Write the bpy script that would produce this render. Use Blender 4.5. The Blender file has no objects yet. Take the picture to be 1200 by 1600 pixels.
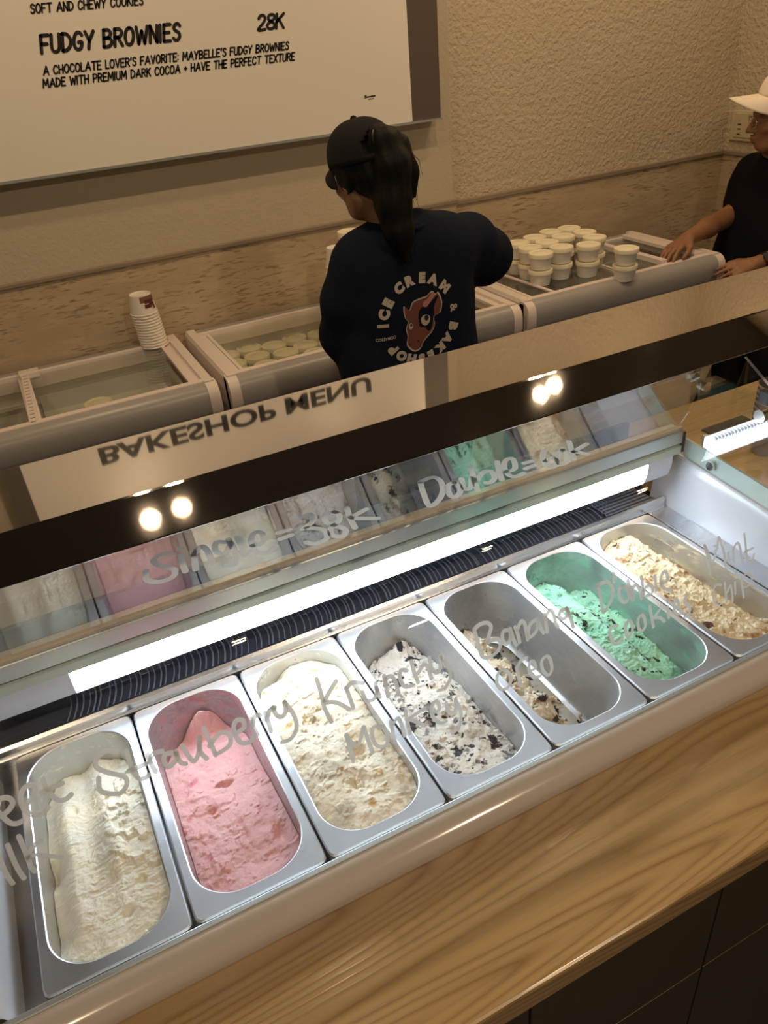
import bpy, bmesh, math, random
import numpy as np
from mathutils import Vector, Matrix
from mathutils.bvhtree import BVHTree

sc = bpy.context.scene
COL = sc.collection
PI = math.pi
rng = np.random.default_rng(7)
random.seed(7)

# ------------------------------------------------------------------ camera
cam_d = bpy.data.cameras.new('camera')
cam_d.sensor_fit = 'HORIZONTAL'
cam_d.sensor_width = 36.0
cam_d.lens = 36.648
cam_d.clip_start = 0.02
cam = bpy.data.objects.new('camera', cam_d)
COL.objects.link(cam)
yaw, pit, rol = 0.41566287, 0.56454938, 0.0930014
fwd = Vector((math.sin(yaw)*math.cos(pit), math.cos(yaw)*math.cos(pit), -math.sin(pit)))
rgt0 = Vector((math.cos(yaw), -math.sin(yaw), 0))
dwn0 = fwd.cross(rgt0)
rgt = rgt0*math.cos(rol) + dwn0*math.sin(rol)
dwn = dwn0*math.cos(rol) - rgt0*math.sin(rol)
M = Matrix((rgt, -dwn, -fwd)).transposed().to_4x4()
M.translation = Vector((0, 0, 1.75))
cam.matrix_world = M
sc.camera = cam

# ------------------------------------------------------------------ world, lights, exposure
sc.view_settings.view_transform = 'Standard'
sc.view_settings.look = 'None'
sc.view_settings.gamma = 1.0
sc.view_settings.use_curve_mapping = False
sc.view_settings.exposure = 0.0
sc.cycles.transparent_max_bounces = 32
sc.cycles.max_bounces = 10
wd = bpy.data.worlds.new('world'); sc.world = wd; wd.use_nodes = True
wd.node_tree.nodes['Background'].inputs[0].default_value = (1.0, 0.8, 0.6, 1)
wd.node_tree.nodes['Background'].inputs[1].default_value = 0.02

def ceiling_lamp(name, x, y, watts, size=0.09, z=2.69, col=(1.0, 0.71, 0.40)):
    d = bpy.data.lights.new(name, 'AREA'); d.shape = 'DISK'; d.size = size
    d.energy = watts; d.color = col
    o = bpy.data.objects.new(name, d); o.location = (x, y, z); COL.objects.link(o)
    o['kind'] = 'helper'
    return o
LAMP_W = 4.2
# row over the staff aisle, two pairs further in
for lx, ly, k in ((.334, 1.70, 1.0), (1.33, 1.70, 1.0), (2.09, 1.70, 1.0), (-.75, 1.70, 1.0),
                  (.19, 1.955, .45), (.30, 1.965, .3), (1.80, 1.985, .45), (1.885, 2.01, .5), (2.62, 2.25, .8)):
    ceiling_lamp('ceiling_or_fill_light', lx, ly, LAMP_W*k, .05)
CUST_FILL_W = 18.5  # unseen fill lights added on the customer side to brighten the worktop
for lx, ly, k in ((1.0, -.55, 1.0), (-.6, -.55, .6)):
    ceiling_lamp('ceiling_or_fill_light', lx, ly, CUST_FILL_W*k, .10, col=(1.0, .76, .50))

# ------------------------------------------------------------------ helpers
def tag(o, label=None, cat=None, group=None, kind=None):
    if label: o['label'] = label
    if cat: o['category'] = cat
    if group: o['group'] = group
    if kind: o['kind'] = kind
    return o

def empty(name, loc=(0, 0, 0), rz=0.0):
    o = bpy.data.objects.new(name, None); o.empty_display_size = 0.05
    o.location = loc; o.rotation_euler = (0, 0, rz); COL.objects.link(o); return o

def link(name, me, mat=None, parent=None, smooth=False, loc=None):
    o = bpy.data.objects.new(name, me); COL.objects.link(o)
    if mat is not None:
        for m in (mat if isinstance(mat, (list, tuple)) else [mat]): me.materials.append(m)
    if smooth:
        for p in me.polygons: p.use_smooth = True
    if parent is not None:
        o.parent = parent
        # children are given in world coordinates of an unrotated parent
        o.location = -Vector(parent_world(parent))
    if loc is not None: o.location = Vector(loc) if parent is None else o.location + Vector(loc)
    return o

def parent_world(p):
    v = Vector((0, 0, 0))
    while p is not None:
        v += p.location; p = p.parent
    return v

def mesh(name, verts, faces):
    me = bpy.data.meshes.new(name)
    me.from_pydata([tuple(map(float, v)) for v in verts], [], [tuple(int(i) for i in f) for f in faces])
    me.update(); return me

class MB:
    """collects shapes, built as one mesh"""
    def __init__(s): s.v = []; s.f = []
    def add(s, vs, fs):
        n = len(s.v); s.v += [tuple(v) for v in vs]; s.f += [tuple(i+n for i in f) for f in fs]; return s
    def box(s, x0, x1, y0, y1, z0, z1):
        v = [(x, y, z) for z in (z0, z1) for y in (y0, y1) for x in (x0, x1)]
        return s.add(v, [(0, 2, 3, 1), (4, 5, 7, 6), (0, 1, 5, 4), (2, 6, 7, 3), (0, 4, 6, 2), (1, 3, 7, 5)])
    def prismx(s, sec, x0, x1):
        """closed section of (y,z) points swept along x"""
        n = len(sec)
        v = [(x0, y, z) for y, z in sec] + [(x1, y, z) for y, z in sec]
        f = [(i, (i+1) % n, n+(i+1) % n, n+i) for i in range(n)]
        f += [tuple(range(n))[::-1], tuple(range(n, 2*n))]
        return s.add(v, f)
    def prismy(s, sec, y0, y1):
        n = len(sec)
        v = [(x, y0, z) for x, z in sec] + [(x, y1, z) for x, z in sec]
        f = [(i, (i+1) % n, n+(i+1) % n, n+i) for i in range(n)]
        f += [tuple(range(n))[::-1], tuple(range(n, 2*n))]
        return s.add(v, f)
    def tube(s, pts, r, n=10, cap=True):
        pts = [Vector(p) for p in pts]
        rs = r if isinstance(r, (list, tuple)) else [r]*len(pts)
        up = None; rings = []
        for i, p in enumerate(pts):
            t = (pts[min(i+1, len(pts)-1)]-pts[max(i-1, 0)]).normalized()
            if up is None:
                up = Vector((0, 0, 1)) if abs(t.z) < .9 else Vector((1, 0, 0))
            a = (up - t*up.dot(t)).normalized(); b = t.cross(a); up = a
            rings.append([p + (a*math.cos(2*PI*k/n)+b*math.sin(2*PI*k/n))*rs[i] for k in range(n)])
        v = [q for R in rings for q in R]; f = []
        for i in range(len(rings)-1):
            for k in range(n):
                f.append((i*n+k, i*n+(k+1) % n, (i+1)*n+(k+1) % n, (i+1)*n+k))
        if cap:
            f += [tuple(range(n))[::-1], tuple(range((len(rings)-1)*n, len(rings)*n))]
        return s.add(v, f)
    def lathe(s, prof, n=32, c=(0, 0, 0)):
        """(r,z) profile turned about z; closed where r = 0"""
        v = []; f = []; idx = []
        for r, z in prof:
            if r < 1e-6:
                idx.append([len(v)]); v.append((c[0], c[1], c[2]+z))
            else:
                idx.append(list(range(len(v), len(v)+n)))
                v += [(c[0]+r*math.cos(2*PI*k/n), c[1]+r*math.sin(2*PI*k/n), c[2]+z) for k in range(n)]
        for a, b in zip(idx[:-1], idx[1:]):
            for k in range(n):
                A = a[k % len(a)]; A2 = a[(k+1) % len(a)]; B = b[k % len(b)]; B2 = b[(k+1) % len(b)]
                q = [A, A2, B2, B]; q = [x for i, x in enumerate(q) if x not in q[:i]]
                if len(q) > 2: f.append(tuple(q))
        return s.add(v, f)
    def me(s, name): return mesh(name, s.v, s.f)
    def build(s, name, mat=None, parent=None, smooth=False, bevel=0.0, seg=2, ang=40):
        me = s.me(name)
        bm = bmesh.new(); bm.from_mesh(me)
        bmesh.ops.recalc_face_normals(bm, faces=bm.faces)
        if bevel > 0:
            es = [e for e in bm.edges if len(e.link_faces) == 2 and e.calc_face_angle(0) > math.radians(ang)]
            bmesh.ops.bevel(bm, geom=es, offset=bevel, segments=seg, profile=.5, affect='EDGES', clamp_overlap=True)
        bm.to_mesh(me); bm.free()
        o = link(name, me, mat, parent, smooth)
        if smooth:
            try: me.set_sharp_from_angle(angle=math.radians(35))
            except Exception: pass
        return o

def copy_tree(o, parent=None):
    c = o.copy(); COL.objects.link(c); c.parent = parent
    for ch in list(o.children): copy_tree(ch, c)
    return c

# ---- noise (for modelled surfaces)
def vnoise(x, y, seed):
    g = np.random.default_rng(seed).random((64, 64))
    xi = np.floor(x).astype(int); yi = np.floor(y).astype(int)
    fx = x-xi; fy = y-yi
    fx = fx*fx*fx*(fx*(fx*6-15)+10); fy = fy*fy*fy*(fy*(fy*6-15)+10)
    a = g[xi % 64, yi % 64]; b = g[(xi+1) % 64, yi % 64]; c = g[xi % 64, (yi+1) % 64]; d = g[(xi+1) % 64, (yi+1) % 64]
    return (a*(1-fx)+b*fx)*(1-fy)+(c*(1-fx)+d*fx)*fy
def fbm(x, y, seed, oct=5, gain=.5, ridged=False):
    t = 0; a = 1; n = 0
    for i in range(oct):
        v = vnoise(x*2**i+i*7.3, y*2**i+i*3.1, seed+i)
        if ridged: v = 1-abs(2*v-1)
        t = t+a*v; n += a; a *= gain
    return t/n

# ------------------------------------------------------------------ materials
def mat(name, col, rough=.5, metal=0.0, spec=.5, emit=None, estr=0, coat=0.0, sheen=0.0):
    m = bpy.data.materials.new(name); m.use_nodes = True
    b = m.node_tree.nodes['Principled BSDF']
    b.inputs['Base Color'].default_value = (*col, 1); b.inputs['Roughness'].default_value = rough
    b.inputs['Metallic'].default_value = metal; b.inputs['Specular IOR Level'].default_value = spec
    if coat: b.inputs['Coat Weight'].default_value = coat; b.inputs['Coat Roughness'].default_value = .05
    if emit: b.inputs['Emission Color'].default_value = (*emit, 1); b.inputs['Emission Strength'].default_value = estr
    return m
class NT:
    def __init__(s, m): s.m = m; s.t = m.node_tree; s.n = s.t.nodes; s.b = s.n['Principled BSDF']; s.tc = s.n.new('ShaderNodeTexCoord')
    def new(s, t, **kw):
        n = s.n.new('ShaderNode'+t)
        for k, v in kw.items(): setattr(n, k, v)
        return n
    def l(s, a, b): s.t.links.new(a, b)
    def mapping(s, scale=(1, 1, 1), rot=(0, 0, 0), loc=(0, 0, 0)):
        n = s.new('Mapping'); n.inputs['Scale'].default_value = scale; n.inputs['Rotation'].default_value = rot
        n.inputs['Location'].default_value = loc
        s.l(s.tc.outputs['Object'], n.inputs['Vector']); return n.outputs[0]
    def noise(s, scale, detail=4, rough=.55, vec=None, dist=0):
        n = s.new('TexNoise'); n.inputs['Scale'].default_value = scale; n.inputs['Detail'].default_value = detail
        n.inputs['Roughness'].default_value = rough; n.inputs['Distortion'].default_value = dist
        s.l(vec if vec is not None else s.tc.outputs['Object'], n.inputs['Vector']); return n.outputs['Fac']
    def voronoi(s, scale, vec=None, feature='F1', out='Distance', rnd=1.0):
        n = s.new('TexVoronoi', feature=feature); n.inputs['Scale'].default_value = scale; n.inputs['Randomness'].default_value = rnd
        s.l(vec if vec is not None else s.tc.outputs['Object'], n.inputs['Vector']); return n.outputs[out]
    def ramp(s, fac, stops, interp='LINEAR'):
        n = s.new('ValToRGB'); r = n.color_ramp; r.interpolation = interp
        while len(r.elements) < len(stops): r.elements.new(.5)
        for e, (p, c) in zip(r.elements, stops):
            e.position = p; e.color = (*c, 1) if len(c) == 3 else c
        s.l(fac, n.inputs['Fac']); return n.outputs['Color']
    def thr(s, fac, lo, hi):
        n = s.new('MapRange'); n.inputs['From Min'].default_value = lo; n.inputs['From Max'].default_value = hi
        s.l(fac, n.inputs['Value']); return n.outputs[0]
    def math(s, op, a, b=None):
        n = s.new('Math', operation=op)
        for i, v in enumerate((a, b)):
            if v is None: continue
            if isinstance(v, (int, float)): n.inputs[i].default_value = v
            else: s.l(v, n.inputs[i])
        return n.outputs[0]
    def mix(s, fac, a, b, mode='MIX'):
        n = s.new('MixRGB', blend_type=mode)
        for k, v in (('Fac', fac), ('Color1', a), ('Color2', b)):
            if isinstance(v, (int, float)): n.inputs[k].default_value = v
            elif isinstance(v, tuple): n.inputs[k].default_value = (*v, 1)
            else: s.l(v, n.inputs[k])
        return n.outputs[0]
    def color(s, c): s.l(c, s.b.inputs['Base Color'])
    def rough(s, c): s.l(c, s.b.inputs['Roughness'])
    def bump(s, h, strength=.3, dist=.01):
        n = s.new('Bump'); n.inputs['Strength'].default_value = strength; n.inputs['Distance'].default_value = dist
        s.l(h, n.inputs['Height']); s.l(n.outputs[0], s.b.inputs['Normal'])

# walls
m_wall = mat('painted stucco', (.58, .51, .41), .75)
t = NT(m_wall)
n1 = t.noise(64, 3, .55, dist=.25); n2 = t.noise(28, 2)
h = t.math('ADD', t.thr(n1, .36, .66), t.math('MULTIPLY', n2, .6))
t.bump(h, .65, .0045)
t.color(t.mix(t.noise(2.5, 3), (.63, .54, .42), (.57, .485, .37)))
m_wall_smooth = mat('painted plaster', (.66, .60, .47), .7)
t = NT(m_wall_smooth)
t.bump(t.thr(t.noise(70, 3, .5, dist=.4), .4, .65), .22, .003)
t.color(t.mix(t.noise(2.0, 3), (.60, .53, .42), (.55, .485, .385)))
m_osb = mat('oriented strand board', (.5, .36, .2), .6)
t = NT(m_osb)
base = t.ramp(t.noise(5, 5, .6), [(.3, (.45, .355, .24)), (.7, (.56, .455, .325))])
fl = None
for i, (rot, sc_) in enumerate(((0.45, (13, 13, 95)), (-0.7, (15, 15, 110)), (1.25, (16, 16, 110)), (0.0, (11, 11, 100)), (-1.2, (16, 16, 120)))):
    v = t.mapping(sc_, (0, rot, 0), (i*3.1, i*1.7, i))
    k = t.thr(t.noise(1.0, 2, .45, vec=v), .635, .69)
    fl = k if fl is None else t.math('MAXIMUM', fl, k)
patch = t.thr(t.noise(5.0, 3), .36, .60)
fl = t.math('MULTIPLY', fl, patch)
v2 = t.mapping((5, 5, 30), (0, .5, 0), (9, 2, 4))
base = t.mix(t.math('MULTIPLY', t.thr(t.noise(1.0, 4, .6, vec=v2), .45, .7), .5), base, (.66, .53, .38))
t.color(t.mix(t.math('MULTIPLY', fl, .75), base, (.22, .14, .075)))
t.bump(t.noise(60, 3), .12, .002)
m_trim = mat('taupe trim', (.30, .24, .18), .5)
m_floor = mat('dark floor tile', (.055, .047, .04), .5)
m_ceil = mat('dark ceiling paint', (.07, .065, .063), .8)
# wood
def wood(name, a, b, c, rough=.32, sc_=1.0):
    m = mat(name, a, rough, coat=.15); t = NT(m)
    v = t.mapping((.42*sc_, 6.0*sc_, 6.0*sc_), loc=(3.3, .4, 0))
    f = t.noise(1.0, 2, .35, vec=v, dist=.15)
    rings = t.math('PINGPONG', t.math('MULTIPLY', f, 84), 1.0)
    rings = t.math('POWER', rings, 2.2)
    vp = t.mapping((9*sc_, 420*sc_, 420*sc_)); pores = t.noise(1.0, 3, .6, vec=vp)
    vm = t.mapping((1.5*sc_, 30*sc_, 30*sc_)); streak = t.noise(1.0, 4, .6, vec=vm)
    col = t.mix(rings, a, b)
    col = t.mix(t.math('MULTIPLY', t.thr(streak, .35, .7), .45), col, c)
    col = t.mix(t.math('MULTIPLY', t.thr(pores, .52, .66), .35), col, tuple(x*.45 for x in a))
    t.color(col)
    t.bump(t.math('ADD', t.math('MULTIPLY', rings, .5), t.math('MULTIPLY', pores, .5)), .12, .0015)
    t.rough(t.thr(pores, .2, 1.6))
    t.b.inputs['Roughness'].default_value = rough
    return m
m_wood = wood('oak worktop', (.40, .262, .118), (.245, .145, .056), (.47, .32, .16))
m_deck = wood('oak veneer deck', (.50, .345, .155), (.40, .26, .105), (.58, .42, .21), sc_=1.6)
m_panel = mat('dark counter panel', (.048, .037, .022), .45)
# metals
def steel(name, col=(.72, .73, .75), rough=.27, stretch=(3, 60, 60), smear=None, amt=0.0, wet=None):
    m = mat(name, col, rough, 1.0); t = NT(m)
    n = t.noise(1.0, 4, .6, vec=t.mapping(stretch)); n2 = t.noise(9, 4, .6)
    r = t.math('ADD', t.math('MULTIPLY', n, .16), t.math('MULTIPLY', n2, .22))
    t.rough(t.math('ADD', r, rough-.18))
    t.bump(t.noise(7, 2), .04, .01)
    if smear:
        film_c, streak_c = smear
        s1 = t.noise(1.0, 6, .64, vec=t.mapping((26, 13, 40)), dist=1.0); s2 = t.noise(7, 3)
        fine = t.noise(1.0, 5, .7, vec=t.mapping((90, 30, 120)), dist=.8)
        film = t.math('MULTIPLY', t.thr(t.math('ADD', t.math('MULTIPLY', s2, .6), t.math('MULTIPLY', fine, .4)), .30, .62), amt*.85)
        k = t.thr(t.math('ADD', t.math('MULTIPLY', s1, .62), t.math('MULTIPLY', fine, .38)), .605-amt*.10, .645-amt*.08)
        c = t.mix(film, col, film_c); t.color(t.mix(k, c, streak_c))
        t.l(t.math('SUBTRACT', 1.0, t.math('MAXIMUM', film, k)), t.b.inputs['Metallic'])
    return m
m_steel = steel('brushed stainless steel')
m_steel_rim = steel('satin stainless rim', (.76, .77, .80), .40)
m_steel_dark = steel('dull steel', (.38, .37, .36), .35)
m_chrome = mat('polished steel', (.8, .8, .8), .12, 1.0)
m_alu = mat('grey aluminium', (.62, .66, .67), .38, .75)
m_alu_dark = mat('dark aluminium groove', (.10, .11, .12), .4, .4)
m_hood = mat('brown mirror finish steel', (.70, .68, .69), .03, 1.0)
m_white_abs = mat('white moulded plastic', (.62, .64, .70), .25, spec=.5)
m_cream_abs = mat('cream glossy plastic', (.54, .485, .435), .14, spec=.6)
m_frame = mat('beige frame plastic', (.52, .47, .41), .4)
m_led = mat('lit lamp diffuser', (.9, .95, 1), .4, emit=(.80, .91, 1.0), estr=21.0)
m_led2 = mat('dim lit lamp diffuser', (.8, .88, .95), .4, emit=(.80, .91, 1.0), estr=1.5)
m_led_low = mat('bluish lamp lens', (.8, .88, .95), .4, emit=(.62, .76, 1.0), estr=6.0)
m_led_off = mat('frosted lamp diffuser', (.62, .68, .85), .22, spec=.6)
m_rib = mat('dark rubber grille', (.040, .050, .078), .45)
m_rib_frost = mat('frosted grille rib', (.13, .16, .22), .5)
m_black = mat('black plastic', (.012, .012, .013), .4)
def glass_mat(name, tint=(.97, .985, .98), ior=1.5, rough=.0, smudge=0.0):
    m = bpy.data.materials.new(name); m.use_nodes = True; nt = m.node_tree; nt.nodes.clear()
    o = nt.nodes.new('ShaderNodeOutputMaterial'); tr = nt.nodes.new('ShaderNodeBsdfTransparent')
    tr.inputs[0].default_value = (*tint, 1)
    gl = nt.nodes.new('ShaderNodeBsdfGlossy'); gl.inputs['Roughness'].default_value = rough
    mx = nt.nodes.new('ShaderNodeMixShader')
    lw = nt.nodes.new('ShaderNodeLayerWeight'); 
    fac = nt.nodes.new('ShaderNodeMath'); fac.operation = 'POWER'
    lw.inputs['Blend'].default_value = .5
    nt.links.new(lw.outputs['Facing'], fac.inputs[0]); fac.inputs[1].default_value = 5.0
    r0 = ((ior-1)/(ior+1))**2
    ma = nt.nodes.new('ShaderNodeMath'); ma.operation = 'MULTIPLY_ADD'
    nt.links.new(fac.outputs[0], ma.inputs[0]); ma.inputs[1].default_value = 1-r0; ma.inputs[2].default_value = r0
    nt.links.new(ma.outputs[0], mx.inputs[0])
    nt.links.new(tr.outputs[0], mx.inputs[1]); nt.links.new(gl.outputs[0], mx.inputs[2])
    nt.links.new(mx.outputs[0], o.inputs[0])
    return m
m_glass = glass_mat('clear glass', (.985, .99, .988), 1.38)
m_glass_refl = glass_mat('reflective glass', (.93, .94, .94), 2.5)
m_glass_green = glass_mat('green tinted glass', (.80, .90, .88), 1.5)
m_glass_lid = glass_mat('freezer lid glass', (.96, .97, .955), 1.45)
m_glass_green_body = mat('frosted green glass', (.52, .63, .62), .12, spec=.6)
def marker_mat():
    m = bpy.data.materials.new('white chalk marker'); m.use_nodes = True; nt = m.node_tree; nt.nodes.clear()
    o = nt.nodes.new('ShaderNodeOutputMaterial'); d = nt.nodes.new('ShaderNodeBsdfDiffuse'); tl = nt.nodes.new('ShaderNodeBsdfTranslucent')
    d.inputs[0].default_value = (.46, .47, .46, 1); tl.inputs[0].default_value = (.20, .21, .21, 1)
    mx = nt.nodes.new('ShaderNodeAddShader')
    nt.links.new(d.outputs[0], mx.inputs[0]); nt.links.new(tl.outputs[0], mx.inputs[1])
    tr = nt.nodes.new('ShaderNodeBsdfTransparent'); m2 = nt.nodes.new('ShaderNodeMixShader'); m2.inputs[0].default_value = .92
    nt.links.new(tr.outputs[0], m2.inputs[1]); nt.links.new(mx.outputs[0], m2.inputs[2])
    nt.links.new(m2.outputs[0], o.inputs[0]); return m
m_marker = marker_mat()
# shop things
m_board = mat('cream menu panel', (.91, .88, .84), .32, spec=.4)
m_board_edge = mat('dark taupe board edge', (.115, .095, .082), .5)
m_ink = mat('black lettering', (.012, .011, .011), .5)
m_fz_white = mat('white freezer plastic', (.80, .71, .68), .4)
m_fz_grey = mat('grey freezer bumper', (.36, .345, .345), .32)
m_fz_in = mat('freezer lining', (.60, .60, .56), .4)
m_paper = mat('white paper cup', (.85, .81, .75), .6)
m_lid = mat('cream paper lid', (.90, .84, .66), .5)
m_maroon = mat('maroon print', (.13, .02, .03), .6)
m_brownp = mat('brown print', (.20, .10, .07), .6)
m_switch = mat('ivory wall plate', (.62, .55, .40), .4)
m_slot = mat('dark slots', (.06, .045, .03), .5)
# clothing, skin
def cloth(name, col, sc_=700):
    m = mat(name, col, .9, spec=.15); t = NT(m); t.bump(t.noise(sc_, 2), .2, .001)
    t.color(t.mix(t.noise(14, 4), col, tuple(c*1.25+.001 for c in col))); return m
m_navy = cloth('navy jersey', (.0065, .0105, .023))
m_navyblack = cloth('black jersey', (.006, .006, .009))
m_capblack = cloth('black cotton twill', (.014, .014, .016))
m_capwhite = cloth('off white cotton twill', (.78, .70, .62))
m_trouser = cloth('dark trousers', (.012, .012, .014))
m_hair = mat('black hair', (.004, .0035, .0035), .55, spec=.22)
t = NT(m_hair); t.bump(t.noise(1, 4, .7, vec=t.mapping((220, 220, 8))), .5, .003)
def skin(name, col):
    m = mat(name, col, .5, spec=.35); t = NT(m)
    t.color(t.mix(t.noise(30, 4), col, tuple(c*.86 for c in col))); t.bump(t.noise(260, 3), .06, .001)
    t.b.inputs['Subsurface Weight'].default_value = .08; t.b.inputs['Subsurface Radius'].default_value = (.01, .004, .002)
    return m
m_skin1 = skin('warm skin', (.42, .235, .145))
m_skin2 = skin('tan skin', (.33, .165, .09))
m_lips = mat('lips', (.30, .10, .075), .45)
m_print = mat('cream shirt print', (.60, .52, .43), .7)
m_cowbrown = mat('brown shirt print', (.20, .065, .04), .7)
m_cowpink = mat('pink shirt print', (.55, .24, .22), .7)
m_eye = mat('eye white', (.7, .66, .6), .3)
m_silver = mat('silver wire', (.75, .72, .66), .2, 1.0)

# ================================================================== the room
def struct(name, mb, m, **k):
    o = mb.build(name, m, **k); o['kind'] = 'structure'; return o
YW, YWL, XR, ZC = 2.755, 2.70, 3.036, 2.70
STEP = 1.60
struct('floor', MB().box(-3.2, 3.3, -3.2, 3.0, -.1, 0), m_floor)
struct('ceiling', MB().box(-3.2, 3.3, -3.2, 3.0, ZC, ZC+.1), m_ceil)
w = MB().box(STEP, XR+.2, YW, YW+.15, 0, ZC).build('wall_back', m_wall); w['kind'] = 'structure'
w2 = MB().box(-3.2, STEP, YWL, YW+.15, 0, ZC).build('wall_back_pier', m_wall_smooth, bevel=.006); w2['kind'] = 'structure'
struct('wall_right', MB().box(XR, XR+.15, -3.2, YW, 0, ZC), m_wall)
struct('wall_left', MB().box(-3.35, -3.2, -3.2, 3.0, 0, ZC), m_wall_smooth)
struct('wall_front', MB().box(-3.2, XR, -3.35, -3.2, 0, ZC), m_ceil)
# strand board wainscot and its cap trim
struct('wainscot_back_pier', MB().box(-3.2, STEP+.006, YWL-.006, YWL+.02, 0, 1.128), m_osb)
struct('wainscot_back', MB().box(STEP, XR, YW-.006, YW+.02, 0, 1.108), m_osb)
struct('wainscot_right', MB().box(XR-.006, XR+.02, -1, YW, 0, 1.108), m_osb)
struct('trim_1', MB().box(-3.2, STEP+.012, YWL-.014, YWL+.01, 1.128, 1.143), m_trim, bevel=.003)
struct('trim_2', MB().box(STEP, XR, YW-.014, YW+.01, 1.106, 1.124), m_trim, bevel=.003)
struct('trim_3', MB().box(XR-.014, XR+.01, -1, YW, 1.106, 1.124), m_trim, bevel=.003)

# wall plate on the right wall
R = empty('wall_switch_plate', (XR, 2.655, 1.225)); tag(R, 'ivory switch and socket plate on the right wall above the strand board', 'switch')
MB().box(XR-.012, XR, 2.56, 2.725, 1.165, 1.285).build('cover_plate', m_switch, R, bevel=.004)
MB().box(XR-.016, XR-.010, 2.63, 2.70, 1.18, 1.275).build('switch_module', m_switch, R, bevel=.002)
MB().box(XR-.016, XR-.010, 2.575, 2.625, 1.18, 1.275).build('socket_module', m_switch, R, bevel=.002)
for z in (1.192, 1.212, 1.230): MB().box(XR-.0175, XR-.015, 2.665, 2.682, z, z+.004).build('slot', m_slot, R)
MB().box(XR-.0175, XR-.015, 2.590, 2.607, 1.192, 1.196).build('slot', m_slot, R)

# ================================================================== writing
GL = {  # single stroke capitals on a 0..1 x 0..1 cell
 'A': ([[(0, 0), (.45, 1)], [(.45, 1), (.8, 0)], [(.15, .35), (.7, .35)]], .8),
 'B': ([[(0, 0), (0, 1)], [(0, 1), (.4, .98), (.56, .78), (.4, .56), (0, .52)], [(0, .52), (.45, .5), (.65, .27), (.45, .03), (0, 0)]], .66),
 'C': ([[(.62, .82), (.45, .99), (.2, .95), (.02, .6), (.05, .25), (.25, .02), (.5, .04), (.64, .2)]], .66),
 'D': ([[(0, 0), (0, 1)], [(0, 1), (.35, .95), (.62, .65), (.6, .3), (.35, .05), (0, 0)]], .64),
 'E': ([[(.55, 1), (0, 1), (0, 0), (.58, 0)], [(0, .52), (.45, .52)]], .58),
 'F': ([[(.56, 1), (0, 1), (0, 0)], [(0, .5), (.45, .5)]], .56),
 'G': ([[(.64, .84), (.45, 1), (.2, .94), (.02, .6), (.06, .22), (.28, .01), (.55, .08), (.64, .42), (.38, .42)]], .68),
 'H': ([[(0, 0), (0, 1)], [(.6, 0), (.6, 1)], [(0, .5), (.6, .5)]], .62),
 'I': ([[(0, 0), (0, 1)]], .08),
 'K': ([[(0, 0), (0, 1)], [(.58, 1), (0, .45)], [(.2, .6), (.62, 0)]], .62),
 'L': ([[(0, 1), (0, 0), (.5, 0)]], .5),
 'M': ([[(0, 0), (.08, 1), (.42, .3), (.76, 1), (.84, 0)]], .84),
 'N': ([[(0, 0), (0, 1), (.58, 0), (.58, 1)]], .6),
 'O': ([[(.34, 1), (.1, .86), (0, .5), (.1, .12), (.34, 0), (.58, .14), (.68, .5), (.58, .87), (.34, 1)]], .68),
 'P': ([[(0, 0), (0, 1)], [(0, 1), (.42, .97), (.6, .74), (.42, .5), (0, .46)]], .6),
 'R': ([[(0, 0), (0, 1)], [(0, 1), (.42, .97), (.58, .75), (.4, .53), (0, .5)], [(.25, .5), (.62, 0)]], .62),
 'S': ([[(.55, .86), (.38, 1), (.12, .93), (.06, .72), (.25, .56), (.48, .44), (.54, .2), (.38, .02), (.15, .02), (0, .16)]], .56),
 'T': ([[(0, 1), (.7, 1)], [(.35, 1), (.35, 0)]], .7),
 'U': ([[(0, 1), (0, .3), (.12, .05), (.32, 0), (.52, .08), (.6, .35), (.6, 1)]], .62),
 'V': ([[(0, 1), (.34, 0), (.68, 1)]], .68),
 'W': ([[(0, 1), (.2, 0), (.45, .75), (.7, 0), (.92, 1)]], .92),
 'X': ([[(0, 0), (.62, 1)], [(0, 1), (.62, 0)]], .62),
 'Y': ([[(0, 1), (.32, .45)], [(.66, 1), (.32, .45), (.25, 0)]], .66),
 '2': ([[(.02, .78), (.15, .97), (.42, .98), (.55, .76), (.4, .45), (0, 0), (.6, 0)]], .6),
 '8': ([[(.3, .53), (.06, .7), (.1, .93), (.32, 1), (.54, .92), (.54, .7), (.3, .53), (.02, .32), (.06, .08), (.3, 0), (.56, .08), (.58, .32), (.3, .53)]], .6),
 "'": ([[(.08, 1.05), (0, .78)]], .1), ':': ([[(0, .2), (0, .22)], [(0, .7), (0, .72)]], .06),
 '+': ([[(0, .45), (.44, .45)], [(.22, .22), (.22, .68)]], .44), ' ': ([], .34)}

def smooth_poly(P, n=5):
    P = [np.array(p, float) for p in P]
    if len(P) < 3: return P
    out = []
    for i in range(len(P)-1):
        p0 = P[max(i-1, 0)]; p1 = P[i]; p2 = P[i+1]; p3 = P[min(i+2, len(P)-1)]
        if np.allclose(P[0], P[-1]):
            if i == 0: p0 = P[-2]
            if i == len(P)-2: p3 = P[1]
        for k in range(n):
            t = k/n
            out.append(.5*((2*p1)+(-p0+p2)*t+(2*p0-5*p1+4*p2-p3)*t*t+(-p0+3*p1-3*p2+p3)*t**3))
    out.append(P[-1]); return out

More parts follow.
